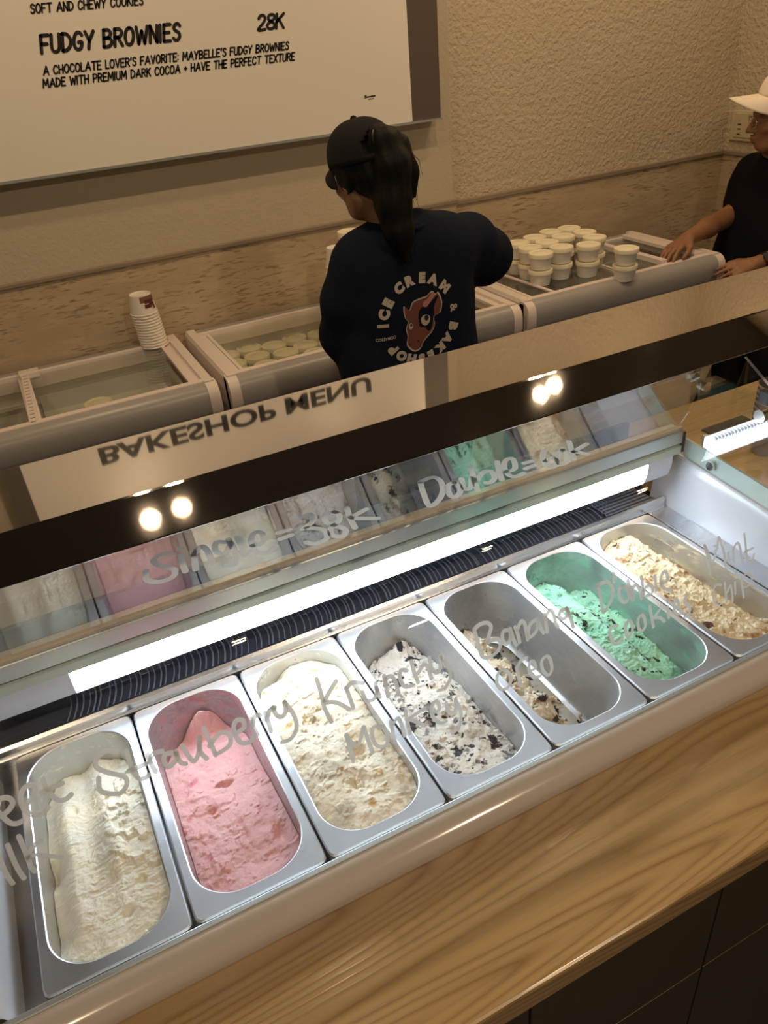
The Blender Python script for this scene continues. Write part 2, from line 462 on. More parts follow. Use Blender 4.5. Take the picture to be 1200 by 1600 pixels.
def ribbon(P, w, mb, lift=0.0, to3=None, cap=6):
    """a stroke with round ends laid on a surface; to3 maps (a,b,lift) to 3-D"""
    P = [np.array(p, float) for p in P]
    Q = [P[0]]
    for p in P[1:]:
        if np.linalg.norm(p-Q[-1]) > w*.12: Q.append(p)
    if len(Q) == 1: Q.append(Q[0]+np.array([w*.1, 0]))
    P = Q; n = len(P); L = []; Rr = []
    for i in range(n):
        d = P[min(i+1, n-1)]-P[max(i-1, 0)]; d /= max(np.linalg.norm(d), 1e-9); nn = np.array([-d[1], d[0]])
        L.append(P[i]+nn*w/2); Rr.append(P[i]-nn*w/2)
    v = []; f = []
    for a, b in zip(L, Rr): v += [a, b]
    for i in range(n-1): f.append((2*i, 2*i+1, 2*i+3, 2*i+2))
    for end, (c, d) in ((0, (P[0], P[0]-P[1])), (n-1, (P[-1], P[-1]-P[-2]))):
        a0 = math.atan2(d[1], d[0]); base = len(v)
        arc = [c+np.array([math.cos(a0+a), math.sin(a0+a)])*w/2 for a in np.linspace(-PI/2, PI/2, cap+1)]
        v += arc; f.append(tuple(range(base, base+cap+1)))
    mb.add([to3(p[0], p[1], lift) for p in v], f)

def hand_line(text, mb, x0, z0, h, width, w, y, shear=.22, gap=.24):
    adv = 0
    for ch in text: adv += GL[ch][1]+gap
    k = width/(adv-gap); a = 0
    for ch in text:
        st, wd_ = GL[ch]
        for S in st:
            sp = smooth_poly(S) if len(S) > 3 and ch not in 'EFHKLMNTVWXAYI' else S
            pp = []
            for p, q in zip(sp[:-1], sp[1:]):
                p = np.array(p); q = np.array(q)
                pp.append(p)
            pp.append(np.array(sp[-1]))
            if ch in 'EFLMNVW':       # keep corners crisp: one stroke per straight run
                for p, q in zip(pp[:-1], pp[1:]):
                    ribbon([(x0+(a+p[0])*k+p[1]*h*shear, z0+p[1]*h), (x0+(a+q[0])*k+q[1]*h*shear, z0+q[1]*h)], w, mb, 0, lambda u, v, l: (u, y, v))
            else:
                ribbon([(x0+(a+p[0])*k+p[1]*h*shear, z0+p[1]*h) for p in pp], w, mb, 0, lambda u, v, l: (u, y, v))
        a += wd_+gap

def text_mesh(body, size=1.0, offset=0.0, extrude=0.0, shear=0.0, align='LEFT'):
    c = bpy.data.curves.new('t', 'FONT'); c.body = body; c.size = size; c.offset = offset; c.extrude = extrude
    c.shear = shear; c.align_x = align; c.resolution_u = 4
    o = bpy.data.objects.new('t', c); COL.objects.link(o)
    dg = bpy.context.evaluated_depsgraph_get(); dg.update()
    me = bpy.data.meshes.new_from_object(o.evaluated_get(dg))
    bpy.data.objects.remove(o); bpy.data.curves.remove(c)
    return me

# ================================================================== menu board
BY = 2.635
board = empty('menu_board', (.65, 2.70, 1.43)); tag(board, 'large cream menu board with black lettering and taupe edge on the back wall', 'menu board')
MB().box(-.15, 1.407, BY, BY+.03, 1.433, 2.40).build('panel', m_board, board, bevel=.002)
MB().box(-.21, 1.522, BY+.006, YWL, 1.4275, 2.40).build('backing_box', m_board_edge, board)
MB().box(-.21, 1.524, BY-.004, BY+.03, 1.4265, 1.4325).build('bottom_rail', m_alu, board)
ty = BY-.0012
L_ = MB(); hand_line('FUDGY BROWNIES', L_, .272, 1.735, .040, .385, .0090, ty); L_.build('heading_lettering', m_ink, board)
L_ = MB(); hand_line('28K', L_, .898, 1.741, .036, .082, .0080, ty, gap=.16); L_.build('price_lettering', m_ink, board)
L_ = MB()
hand_line("A CHOCOLATE LOVER'S FAVORITE: MAYBELLE'S FUDGY BROWNIES", L_, .262, 1.6835, .0195, .725, .0043, ty)
hand_line('MADE WITH PREMIUM DARK COCOA + HAVE THE PERFECT TEXTURE', L_, .252, 1.6535, .0195, .750, .0043, ty)
hand_line('SOFT AND CHEWY COOKIES', L_, .272, 1.827, .0195, .300, .0043, ty)
L_.build('description_lettering', m_ink, board)
me = text_mesh('BAKESHOP MENU', 1.0, .032); 
xs = [v.co.x for v in me.vertices]; ys = [v.co.y for v in me.vertices]
for v in me.vertices:
    x = (v.co.x-min(xs))/(max(xs)-min(xs)); y = (v.co.y-min(ys))/(max(ys)-min(ys))
    v.co = (.105+1.06*x, ty, 2.085+.070*y)
link('title_lettering', me, m_ink, board)
L_ = MB(); hand_line('S', L_, 1.232, 1.524, .007, .006, .0022, ty, shear=0)
ribbon([(1.240, 1.526), (1.270, 1.527)], .0035, L_, 0, lambda u, v, l: (u, ty, v)); ribbon([(1.246, 1.519), (1.264, 1.5195)], .002, L_, 0, lambda u, v, l: (u, ty, v))
L_.build('printer_mark', m_ink, board)

# ================================================================== customer counter
cnt = empty('serving_counter', (.6, .43, 0)); tag(cnt, 'oak topped serving counter with dark panelled front in the foreground', 'counter')
MB().box(-1.1, 2.3, .342, .528, .828, .868).build('worktop', m_wood, cnt, bevel=.004)
MB().box(-1.1, 2.3, .364, .520, .0, .828).build('carcass', m_black, cnt)
x = .274-.286*4
while x < 2.2:
    MB().box(x+.0015, x+.2845, .348, .366, .632, .824).build('front_panel', m_panel, cnt, bevel=.001)
    MB().box(x+.0015, x+.2845, .348, .366, .06, .6305).build('front_panel', m_panel, cnt, bevel=.001)
    x += .286

# ================================================================== ice cream display case
case = empty('ice_cream_display_case', (.40, .75, 0)); tag(case, 'white glass fronted ice cream display case with handwritten flavours and lit tube', 'display case')
X0, X1 = -.226, 1.030
PZ = .89
MB().box(-.29, 1.09, .532, 1.16, 0, .755).build('base_cabinet', m_white_abs, case, bevel=.01)
MB().box(X0-.01, X1+.01, .568, 1.10, .755, .765).build('well_floor', m_steel_dark, case)
fr = [(.5635, .76), (.5635, .8905), (.560, .8915), (.550, .8895), (.540, .885), (.531, .878), (.5285, .872), (.5285, .76)]
MB().prismx(fr, -.62, 1.10).build('front_frame', m_cream_abs, case, smooth=True)
MB().box(-.62, 1.03, .5635, .5715, .76, .8925).build('front_lip', m_alu, case, bevel=.001)
MB().box(X0, X1, .5715, .5745, .76, .884).build('front_channel', m_alu_dark, case)
# side walls: inner skin leaning outwards, beige top frame
def side_wall(xs, sgn, name_w, name_f):
    ys = np.linspace(.572, 1.00, 20)
    def top(y): return float(np.interp(y, [.572, .62, .73, .93, 1.0], [.905, .958, .981, .9975, 1.003]))
    prof = [(0, .765), (0, .872), (.0005, .886), (.003, .90), (.010, .5), (.014, 1.0)]
    v = []; f = []
    for y in ys:
        zt = top(y)
        P = [(0, .765), (0, .868), (.0015, .884), (.005, .884+.25*(zt-.884)), (.010, .884+.7*(zt-.884)), (.013, zt-.006), (.016, zt-.001), (.020, zt)]
        v += [(xs+sgn*a, y, z) for a, z in P]
    m_ = len(P)
    for i in range(len(ys)-1):
        for k in range(m_-1): f.append((i*m_+k, i*m_+k+1, (i+1)*m_+k+1, (i+1)*m_+k))
    MB().add(v, f).build(name_w, m_white_abs, case, smooth=True)
    v = []; f = []
    for y in ys:
        zt = top(y)
        v += [(xs+sgn*a, y, z) for a, z in ((.0195, .80), (.0195, zt+.0005), (.058, zt+.0005), (.058, .80))]
    for i in range(len(ys)-1):
        for k in range(4): f.append((i*4+k, i*4+(k+1) % 4, (i+1)*4+(k+1) % 4, (i+1)*4+k))
    f += [(0, 1, 2, 3), tuple(len(v)-4+k for k in (3, 2, 1, 0))]
    MB().add(v, f).build(name_f, m_frame, case)
    return top
top = side_wall(X1, 1, 'side_wall', 'side_frame')
side_wall(X0, -1, 'side_wall', 'side_frame')
MB().box(.985, 1.031, .575, .955, .80, .8875).build('side_shelf', m_steel, case, bevel=.001)
MB().box(X0, -.199, .575, .955, .80, .846).build('side_shelf', m_steel_dark, case)
# steel lip behind the pans, rubber grille, back wall
lip = [(.952, .80), (.952, .8885), (.956, .8885), (.9565, .902), (.961, .906), (.968, .9035), (.970, .897), (.970, .80)]
MB().prismx(lip, X0, X1).build('rear_lip', m_steel, case, smooth=True)
MB().prismx([(.970, .80), (.970, .893), (1.00, .886), (1.075, .880), (1.075, .80)], X0, X1).build('cooling_grille', m_rib, case)
rb = MB()
x = X0+.115
while x < .90:
    j = random.uniform(-.003, .003)
    pts = [(x+j+.011*math.sin(PI*t*.9)-.006, .973+.095*t, .894-.0125*t+(.0035 if t < .9 else 0)) for t in np.linspace(0, 1, 8)]
    rb.tube(pts, random.uniform(.0008, .0016), 6); x += random.uniform(.008, .0125)
rb.build('grille_ribs', m_rib_frost, case, smooth=True)
mg = MB()
for k in range(9): mg.box(.905, X1-.012, .975+.011*k, .979+.011*k, .886, .8965-.0013*k)
for k in range(12): mg.box(.905+.0095*k, .907+.0095*k, .973, 1.06, .886, .893-.001*k)
mg.build('vent_mesh', m_rib_frost, case)
MB().box(X0, X1, 1.075, 1.085, .80, 1.02).build('rear_wall', m_rib, case)
# lamp
lamp_sec = [(.9450+.0075*k/8-.0035*math.sin(PI*k/8), 1.0085-.0465*k/8) for k in range(9)]+[(.957, .962), (.966, .966), (.966, 1.004), (.957, 1.0085)]
MB().prismx(lamp_sec[:9]+[(.9545, .9625), (.9545, 1.0080)], -.088, .962).build('lamp_tube', m_led, case, smooth=True)
MB().prismx([(.9546, .9625), (.9546, 1.0095), (.968, 1.0095), (.968, .9625)], X0, 1.022).build('lamp_housing', m_alu, case)
MB().prismx(lamp_sec, X0, -.0881).build('lamp_end', m_led_off, case, smooth=True)
MB().prismx(lamp_sec, .9621, 1.022).build('lamp_end', m_led_off, case, smooth=True)
MB().prismx([(.944, 1.0215), (.952, 1.0235), (.952, 1.007), (.944, 1.007)], X0, X1+.01).build('lamp_clear_strip', m_glass_green_body, case)
MB().box(X0, X1+.012, .951, .975, 1.005, 1.035).build('lamp_mount', m_alu_dark, case)
MB().prismx([(.945, 1.0285), (.945, 1.0535), (.947, 1.0555), (.978, 1.0555), (.978, 1.0275), (.947, 1.0265)], X0-.07, X1+.011).build('glass_rail', m_alu, case, bevel=.001)
MB().box(X0-.07, X1+.011, .9475, .957, 1.0555, 1.0605).build('rail_warm_strip', m_frame, case)  # added beige strip: warm light on the grey rail's top, put into the colour
MB().box(X1+.011, X1+.018, .944, .972, 1.008, 1.05).build('rail_end_cap', m_black, case, bevel=.001)
MB().prismx([(.9527, .9618), (.9560, .9592), (.9640, .9592), (.9675, .9618)], -.088, .962).build('lamp_lens', m_led_low, case)
# glass
rg = [(.9515, 1.0585), (.8690, 1.2745), (.8740, 1.2765), (.9565, 1.0600)]
MB().prismx(rg, X0-.06, X1+.004).build('rear_glass', m_glass_refl, case)
SEC = [(.568, .893), (.588, 1.085)]+[(.690+.102*math.cos(a), 1.080+.102*math.sin(a)) for a in np.linspace(PI, PI/2, 25)[1:-1]]+[(.690, 1.182), (.8955, 1.182)]
def offs(S, d):
    out = []
    for i in range(len(S)):
        a = np.array(S[max(i-1, 0)]); b = np.array(S[min(i+1, len(S)-1)]); t_ = (b-a)/np.linalg.norm(b-a)
        out.append((S[i][0]+t_[1]*d, S[i][1]-t_[0]*d))
    return out
fg = MB().prismx(SEC+offs(SEC, .004)[::-1], X0-.06, X1+.004).build('front_glass', m_glass, case, smooth=True)
SA = np.array(SEC); SLEN = np.concatenate([[0], np.cumsum(np.linalg.norm(np.diff(SA, axis=0), axis=1))])
def on_glass(x, s, l):
    i = min(max(int(np.searchsorted(SLEN, s))-1, 0), len(SA)-2)
    k = (s-SLEN[i])/(SLEN[i+1]-SLEN[i]); p = SA[i]+(SA[i+1]-SA[i])*k; t_ = (SA[i+1]-SA[i])/np.linalg.norm(SA[i+1]-SA[i])
    return (x, p[0]-t_[1]*l, p[1]+t_[0]*l)
MARKER = {
 'Sweet': [[(-0.16,0.2517),(-0.1537,0.2513),(-0.1477,0.2542),(-0.1444,0.2582),(-0.1459,0.2629),(-0.1503,0.2655),(-0.1547,0.2651),(-0.1573,0.2608)],[(-0.1579,0.254),(-0.1566,0.251),(-0.1545,0.246),(-0.1512,0.2404),(-0.1462,0.238),(-0.1416,0.2387)],[(-0.1347,0.2515),(-0.1278,0.2549),(-0.1233,0.2601),(-0.1232,0.2656),(-0.127,0.2677),(-0.1327,0.2658),(-0.1369,0.2589),(-0.1373,0.2503),(-0.1343,0.2432),(-0.1291,0.2387),(-0.1227,0.2378),(-0.1172,0.2411)],[(-0.1136,0.2679),(-0.1135,0.2606),(-0.111,0.2515),(-0.1067,0.2437),(-0.1005,0.2418),(-0.0945,0.244)],[(-0.1183,0.2571),(-0.1093,0.2572),(-0.0987,0.2574)]],
 'Milk': [[(-0.1701,0.2175),(-0.1715,0.2023),(-0.1715,0.1888),(-0.1704,0.1764)],[(-0.1605,0.2216),(-0.1608,0.2083),(-0.161,0.1919),(-0.1599,0.1768)],[(-0.1491,0.2255),(-0.1489,0.2113),(-0.1495,0.1979),(-0.15,0.1868),(-0.1487,0.179)],[(-0.134,0.2117),(-0.1406,0.2095),(-0.1468,0.2039),(-0.1495,0.1979)],[(-0.1489,0.1998),(-0.1431,0.1993),(-0.134,0.1923),(-0.1234,0.1824)]],
 'Strawberry': [[(-0.0433,0.2658),(-0.0526,0.2707),(-0.0625,0.2673),(-0.0651,0.2591),(-0.0557,0.2494),(-0.0442,0.2404),(-0.044,0.2324),(-0.0523,0.2261),(-0.0647,0.232),(-0.069,0.238),(-0.0666,0.2485)],[(-0.0343,0.263),(-0.0351,0.2462),(-0.032,0.2329),(-0.0253,0.2308),(-0.0221,0.2324)],[(-0.0386,0.2438),(-0.0212,0.2439)],[(-0.0169,0.2518),(-0.0163,0.2418),(-0.0148,0.2321)],[(-0.0174,0.2442),(-0.0117,0.2505),(-0.0027,0.2496)],[(0.0083,0.2429),(-0.0002,0.2456),(-0.0041,0.2394),(-0.0008,0.2318),(0.0083,0.2369),(0.0097,0.2443)],[(0.0091,0.2426),(0.0105,0.2318),(0.0149,0.2277)],[(0.0172,0.247),(0.0194,0.236),(0.0233,0.227),(0.0301,0.2333),(0.036,0.2489)],[(0.036,0.2489),(0.0323,0.2344),(0.0361,0.2242)],[(0.0428,0.255),(0.0442,0.2414),(0.0458,0.2241)],[(0.0425,0.236),(0.0568,0.2441),(0.0649,0.2386),(0.063,0.2291),(0.0529,0.2251),(0.046,0.225)],[(0.0725,0.2374),(0.0813,0.2399),(0.0827,0.2474),(0.0754,0.2495),(0.0705,0.2404),(0.0732,0.2266),(0.0821,0.2225),(0.0883,0.2263)],[(0.0913,0.2459),(0.0911,0.2357),(0.0924,0.2266)],[(0.0908,0.2379),(0.0955,0.2462),(0.1014,0.2458)],[(0.1065,0.2458),(0.1072,0.2351),(0.1071,0.2244)],[(0.106,0.2377),(0.1116,0.2457),(0.1183,0.2471)],[(0.1165,0.2479),(0.1177,0.239),(0.1226,0.2349),(0.1281,0.2389),(0.1301,0.2485)],[(0.1301,0.2485),(0.1353,0.2316),(0.1343,0.2165),(0.1256,0.2064),(0.1151,0.2067)]],
 'Krunchy': [[(0.171,0.2584),(0.1707,0.244),(0.1698,0.2253),(0.1732,0.2056)],[(0.1906,0.2484),(0.1799,0.2403),(0.1719,0.2325)],[(0.1715,0.2311),(0.1843,0.2256),(0.1964,0.2117)],[(0.1991,0.2372),(0.2001,0.2238),(0.2012,0.2113)],[(0.1998,0.2369),(0.2081,0.2399),(0.2195,0.2345)],[(0.2161,0.2253),(0.2176,0.2144),(0.2252,0.211),(0.2315,0.217),(0.2329,0.229)],[(0.2326,0.225),(0.2343,0.2104)],[(0.245,0.2331),(0.2441,0.2202),(0.2438,0.2069)],[(0.2429,0.2224),(0.2483,0.2301),(0.2544,0.2276),(0.2568,0.2164),(0.257,0.2036)],[(0.2727,0.2285),(0.2657,0.2313),(0.2625,0.2226),(0.266,0.2106),(0.2759,0.208)],[(0.2811,0.2367),(0.2809,0.2235),(0.283,0.2084)],[(0.2853,0.2199),(0.2939,0.2266),(0.2983,0.2231),(0.3003,0.2062)],[(0.3033,0.2321),(0.3028,0.2196),(0.3082,0.211),(0.3145,0.2164),(0.3172,0.2308)],[(0.3177,0.2298),(0.3242,0.2104),(0.3241,0.1951),(0.3158,0.1851),(0.3068,0.1854)]],
 'Monkey': [[(0.1868,0.18),(0.1885,0.1591),(0.1893,0.138)],[(0.1881,0.1774),(0.1937,0.1603),(0.2005,0.1607),(0.2086,0.1806)],[(0.2092,0.1793),(0.2113,0.1591),(0.2142,0.1379)],[(0.2306,0.1682),(0.2212,0.1741),(0.2169,0.1622),(0.2205,0.1459),(0.2301,0.1397),(0.2356,0.1482),(0.2334,0.1637),(0.2291,0.17)],[(0.2422,0.1713),(0.2426,0.1548),(0.2438,0.1376)],[(0.2431,0.1648),(0.2518,0.1714),(0.2551,0.1565),(0.2567,0.1412)],[(0.2622,0.1773),(0.2625,0.1588),(0.2639,0.1416)],[(0.2869,0.1689),(0.2649,0.1637)],[(0.2665,0.1619),(0.284,0.1436)],[(0.2946,0.1568),(0.3056,0.1575),(0.3034,0.1709),(0.2967,0.1681),(0.2959,0.1521),(0.3035,0.1377),(0.3125,0.1352)],[(0.3153,0.1629),(0.3175,0.1474),(0.3263,0.1429),(0.3283,0.1627)],[(0.3281,0.1608),(0.3335,0.1393),(0.3298,0.1199),(0.3196,0.1123)]],
 'Banana': [[(0.3672,0.2427),(0.3674,0.2288),(0.368,0.2142),(0.3705,0.2056),(0.3778,0.2017),(0.3882,0.2031),(0.3956,0.2103),(0.3936,0.221),(0.3796,0.2217)],[(0.3674,0.2432),(0.3766,0.246),(0.3861,0.2442),(0.3891,0.2379),(0.3844,0.2305),(0.3791,0.2219)],[(0.4102,0.2259),(0.4033,0.2267),(0.4002,0.2183),(0.4032,0.2096),(0.4103,0.213),(0.4125,0.2244)],[(0.413,0.2266),(0.4143,0.2139),(0.4181,0.202)],[(0.4201,0.2262),(0.4219,0.2158),(0.423,0.2039)],[(0.4215,0.2209),(0.4295,0.2298),(0.4338,0.2258),(0.4342,0.2146),(0.4348,0.2028)],[(0.4522,0.2248),(0.4424,0.2225),(0.4367,0.2136),(0.4384,0.2052),(0.4483,0.2102),(0.4527,0.221),(0.4519,0.2261)],[(0.4532,0.2232),(0.4541,0.213),(0.4584,0.2027)],[(0.4634,0.2266),(0.4631,0.2145),(0.4638,0.2018)],[(0.463,0.2219),(0.4722,0.2294),(0.476,0.2219),(0.4769,0.2102),(0.4803,0.2023)],[(0.4952,0.222),(0.4871,0.2226),(0.483,0.2155),(0.4893,0.2104),(0.4968,0.2152),(0.4955,0.2231)],[(0.4965,0.2215),(0.5,0.2061),(0.503,0.1925)]],
 'Oreo': [[(0.3966,0.1745),(0.3891,0.171),(0.387,0.1594),(0.3921,0.1469),(0.4013,0.1439),(0.4073,0.154),(0.4041,0.1668),(0.3966,0.1745)],[(0.4162,0.1696),(0.4182,0.156),(0.4199,0.1393)],[(0.4168,0.1679),(0.4233,0.1762),(0.4314,0.1767)],[(0.4358,0.1548),(0.444,0.1553),(0.4418,0.1663),(0.4364,0.1674),(0.4344,0.1555),(0.4407,0.1425),(0.4503,0.1394)],[(0.4624,0.1654),(0.454,0.1621),(0.4548,0.1474),(0.4627,0.135),(0.4685,0.141),(0.4676,0.1545),(0.4624,0.1654)]],
 'Double': [[(0.5471,0.2352),(0.5477,0.219),(0.5505,0.1952),(0.5584,0.2017),(0.5657,0.2122),(0.5675,0.2243),(0.5631,0.2332),(0.5551,0.2354),(0.5476,0.2344)],[(0.5744,0.2415),(0.5719,0.2307)],[(0.5837,0.2209),(0.577,0.2157),(0.579,0.203),(0.5865,0.1958),(0.5923,0.2019),(0.5902,0.2147),(0.5837,0.2209)],[(0.5927,0.2252),(0.5945,0.2131),(0.597,0.1958)],[(0.5968,0.2148),(0.5991,0.2033),(0.6,0.1932)],[(0.5981,0.2118),(0.6051,0.215),(0.6104,0.2044),(0.6137,0.1904)],[(0.6145,0.2225),(0.6151,0.2093),(0.6166,0.1949)],[(0.6164,0.2034),(0.6256,0.2067),(0.6317,0.2002),(0.6304,0.1922),(0.6213,0.1916)],[(0.6362,0.216),(0.637,0.205),(0.6381,0.1934)],[(0.647,0.2012),(0.6563,0.2018),(0.6553,0.2144),(0.6492,0.2153),(0.6455,0.2059),(0.6505,0.1927),(0.6635,0.184)]],
 'cookies': [[(0.5735,0.1649),(0.5646,0.1666),(0.5617,0.1562),(0.5678,0.1404),(0.5754,0.1355),(0.5822,0.14)],[(0.5923,0.1648),(0.5872,0.1598),(0.589,0.1444),(0.5937,0.1379),(0.5989,0.1445),(0.5978,0.1582),(0.5923,0.1648)],[(0.6145,0.1642),(0.6085,0.1595),(0.6097,0.1458),(0.6153,0.1381),(0.6214,0.1437),(0.6194,0.1563),(0.6145,0.1642)],[(0.6281,0.1731),(0.6319,0.154),(0.6358,0.136)],[(0.6458,0.16),(0.6367,0.152)],[(0.6368,0.1505),(0.6464,0.1464),(0.6548,0.1369)],[(0.6593,0.1588),(0.6627,0.1396)],[(0.6582,0.1709),(0.6587,0.1678)],[(0.6715,0.1537),(0.6789,0.1507),(0.6767,0.162),(0.6717,0.1655),(0.6709,0.151),(0.6772,0.1395),(0.6838,0.1375)],[(0.6935,0.164),(0.6892,0.1554),(0.6998,0.1421),(0.699,0.1304),(0.6917,0.1289)]],
 'Mint': [[(0.7244,0.2291),(0.7265,0.2146),(0.7328,0.1823)],[(0.7249,0.229),(0.7316,0.2074),(0.7382,0.2022),(0.7426,0.2134),(0.7504,0.2316)],[(0.7509,0.2315),(0.7556,0.2115),(0.7633,0.1803)],[(0.7644,0.2048),(0.7695,0.1847)],[(0.7737,0.2079),(0.7758,0.1939),(0.7786,0.1784)],[(0.7743,0.2068),(0.7822,0.2131),(0.7881,0.1999),(0.7945,0.1772)],[(0.7953,0.222),(0.7984,0.1981),(0.8055,0.176),(0.8129,0.1723),(0.815,0.1832)],[(0.7966,0.1939),(0.8125,0.1943)]],
 'Chip': [[(0.7568,0.1554),(0.7463,0.1595),(0.7423,0.1482),(0.7468,0.1294),(0.7531,0.1217),(0.7609,0.1236)],[(0.7628,0.157),(0.767,0.1363),(0.7697,0.121)],[(0.7697,0.1383),(0.7744,0.1474),(0.7792,0.1345),(0.7822,0.117)],[(0.7833,0.1499),(0.7861,0.1286)],[(0.783,0.1659),(0.7839,0.1566)],[(0.7959,0.155),(0.7986,0.1358),(0.8038,0.1154)],[(0.7968,0.1516),(0.8043,0.1567),(0.8131,0.1513),(0.8168,0.1398),(0.8118,0.1327),(0.8012,0.1338)]],
 'Single': [[(0.0847,0.542),(0.071,0.548),(0.0596,0.5393),(0.0664,0.5217),(0.0787,0.5059),(0.0737,0.4912),(0.0564,0.4898),(0.0437,0.5029),(0.0464,0.5215)],[(0.0936,0.5335),(0.0913,0.5135),(0.0902,0.4934)],[(0.0958,0.548),(0.0982,0.548)],[(0.1103,0.5338),(0.1028,0.4905)],[(0.109,0.5236),(0.1223,0.5371),(0.1268,0.523),(0.1249,0.4919)],[(0.1537,0.528),(0.1429,0.535),(0.1362,0.5169),(0.1436,0.5039),(0.157,0.5202),(0.1582,0.5336)],[(0.1584,0.5249),(0.1568,0.4926),(0.1483,0.4742),(0.1385,0.4779)],[(0.1705,0.5314),(0.1661,0.4866)],[(0.1821,0.501),(0.197,0.5025),(0.2012,0.5229),(0.1928,0.5284),(0.1821,0.5094),(0.1814,0.4821),(0.193,0.4746),(0.207,0.482)],[(0.2202,0.5104),(0.2363,0.5098)],[(0.2175,0.4949),(0.2339,0.4956)],[(0.258,0.5308),(0.2743,0.5293),(0.2697,0.5106),(0.2523,0.5011)],[(0.258,0.5003),(0.275,0.4832),(0.2708,0.4628),(0.2534,0.4601),(0.244,0.469)],[(0.3066,0.5141),(0.2935,0.5197),(0.2853,0.5004),(0.2931,0.4832),(0.2995,0.467),(0.29,0.4559),(0.2794,0.4657),(0.2852,0.4824),(0.2995,0.4909),(0.307,0.5044),(0.3049,0.5172)],[(0.3231,0.5158),(0.3168,0.4917),(0.3121,0.4647)],[(0.3449,0.4981),(0.318,0.4909)],[(0.3193,0.487),(0.3477,0.4681)]],
 'DoublePrice': [[(0.4408,0.5188),(0.43,0.4902),(0.4212,0.4571),(0.4397,0.4639),(0.4566,0.4823),(0.4668,0.5063),(0.4631,0.5222),(0.4419,0.5207)],[(0.481,0.4914),(0.4693,0.4889),(0.4583,0.4661),(0.4633,0.4578),(0.4772,0.4683),(0.4835,0.4871),(0.4801,0.492)],[(0.4948,0.4951),(0.4838,0.4689),(0.4932,0.4676),(0.5078,0.4889)],[(0.5235,0.5162),(0.5068,0.479),(0.4967,0.4551)],[(0.5086,0.4778),(0.5319,0.4938),(0.541,0.4876),(0.5349,0.4703),(0.5224,0.4631),(0.517,0.4668)],[(0.5639,0.5079),(0.5501,0.4813),(0.5406,0.4611)],[(0.5574,0.4763),(0.5734,0.4762),(0.5873,0.5002),(0.5798,0.5054),(0.5657,0.4926),(0.556,0.4665),(0.5625,0.4567),(0.5756,0.4583)],[(0.5935,0.4817),(0.6066,0.481)],[(0.5861,0.4674),(0.6013,0.4679)],[(0.6411,0.4977),(0.625,0.4797),(0.6167,0.4573),(0.6211,0.4487),(0.6358,0.4608),(0.636,0.472),(0.6231,0.4696)],[(0.6633,0.4821),(0.6452,0.4714),(0.6338,0.4509),(0.6438,0.4496),(0.66,0.4668),(0.6633,0.4821)],[(0.6874,0.4984),(0.6713,0.4705),(0.6594,0.45)],[(0.7041,0.4774),(0.6732,0.4692)],[(0.6741,0.4686),(0.6851,0.4521)]],
}

for word, strokes in MARKER.items():
    mb = MB(); big = word in ('Single', 'DoublePrice')
    wid = .0086 if big else (.0038 if word in ('Mint', 'Chip') else .0050)
    for S in strokes: ribbon(smooth_poly(S, 6), wid, mb, .0006, on_glass)
    mb.build('handwritten_word', m_marker, fg)
def side_glass(xs):
    poly = [(y, top(y)+.001) for y in np.linspace(.575, .93, 9)]+[(.9555, 1.060), (.8915, 1.182)]+[(y, z-.001) for y, z in SEC[::-1][1:]]
    MB().prismx(poly, xs, xs+.005).build('side_glass', m_glass, case)
side_glass(X1+.005); side_glass(X0-.068)
# green glass strip with steel standoffs along the right frame
v = []; f = []
ys = np.linspace(.60, .945, 14)
for y in ys: v += [(1.049, y, top(y)+.001), (1.049, y, top(y)+.036), (1.054, y, top(y)+.036), (1.054, y, top(y)+.001)]
for i in range(len(ys)-1):
    for k in range(4): f.append((i*4+k, i*4+(k+1) % 4, (i+1)*4+(k+1) % 4, (i+1)*4+k))
f += [(0, 1, 2, 3), tuple(len(v)-4+k for k in (3, 2, 1, 0))]
MB().add(v, f).build('side_glass_strip', m_glass_green_body, case)
for y in (.875, .66):
    z = top(y)+.016
    MB().tube([(1.040, y, z), (1.0415, y, z), (1.056, y, z)], [.0072, .0085, .0085], 20).build('standoff_bolt', m_chrome, case, smooth=True)
for (x, y, z) in ((1.018, .905, 1.165), (-.27, .905, 1.165)):
    cl = MB().box(x-.013, x+.013, y-.016, y-.010, z-.012, z+.016).build('glass_clip', m_glass_refl, case, bevel=.002)
    MB().tube([(x, y-.019, z+.003), (x, y-.002, z+.003)], .0085, 18).build('clip_bolt', m_chrome, cl, smooth=True)
MB().tube([(1.028, .783, 1.150), (1.046, .783, 1.150)], .011, 22).build('standoff_bolt', m_chrome, case, smooth=True)
# hood
hs = [(.7568, 1.2874), (.7572, 1.2888), (.838, 1.3032), (.842, 1.3040), (.999, 1.3055), (1.000, 1.3040), (1.000, 1.270), (.880, 1.270), (.772, 1.2800), (.759, 1.2862)]
hd = MB().prismx(hs, -.75, 2.1).build('hood', m_hood, case, bevel=.0008, seg=2, ang=12)

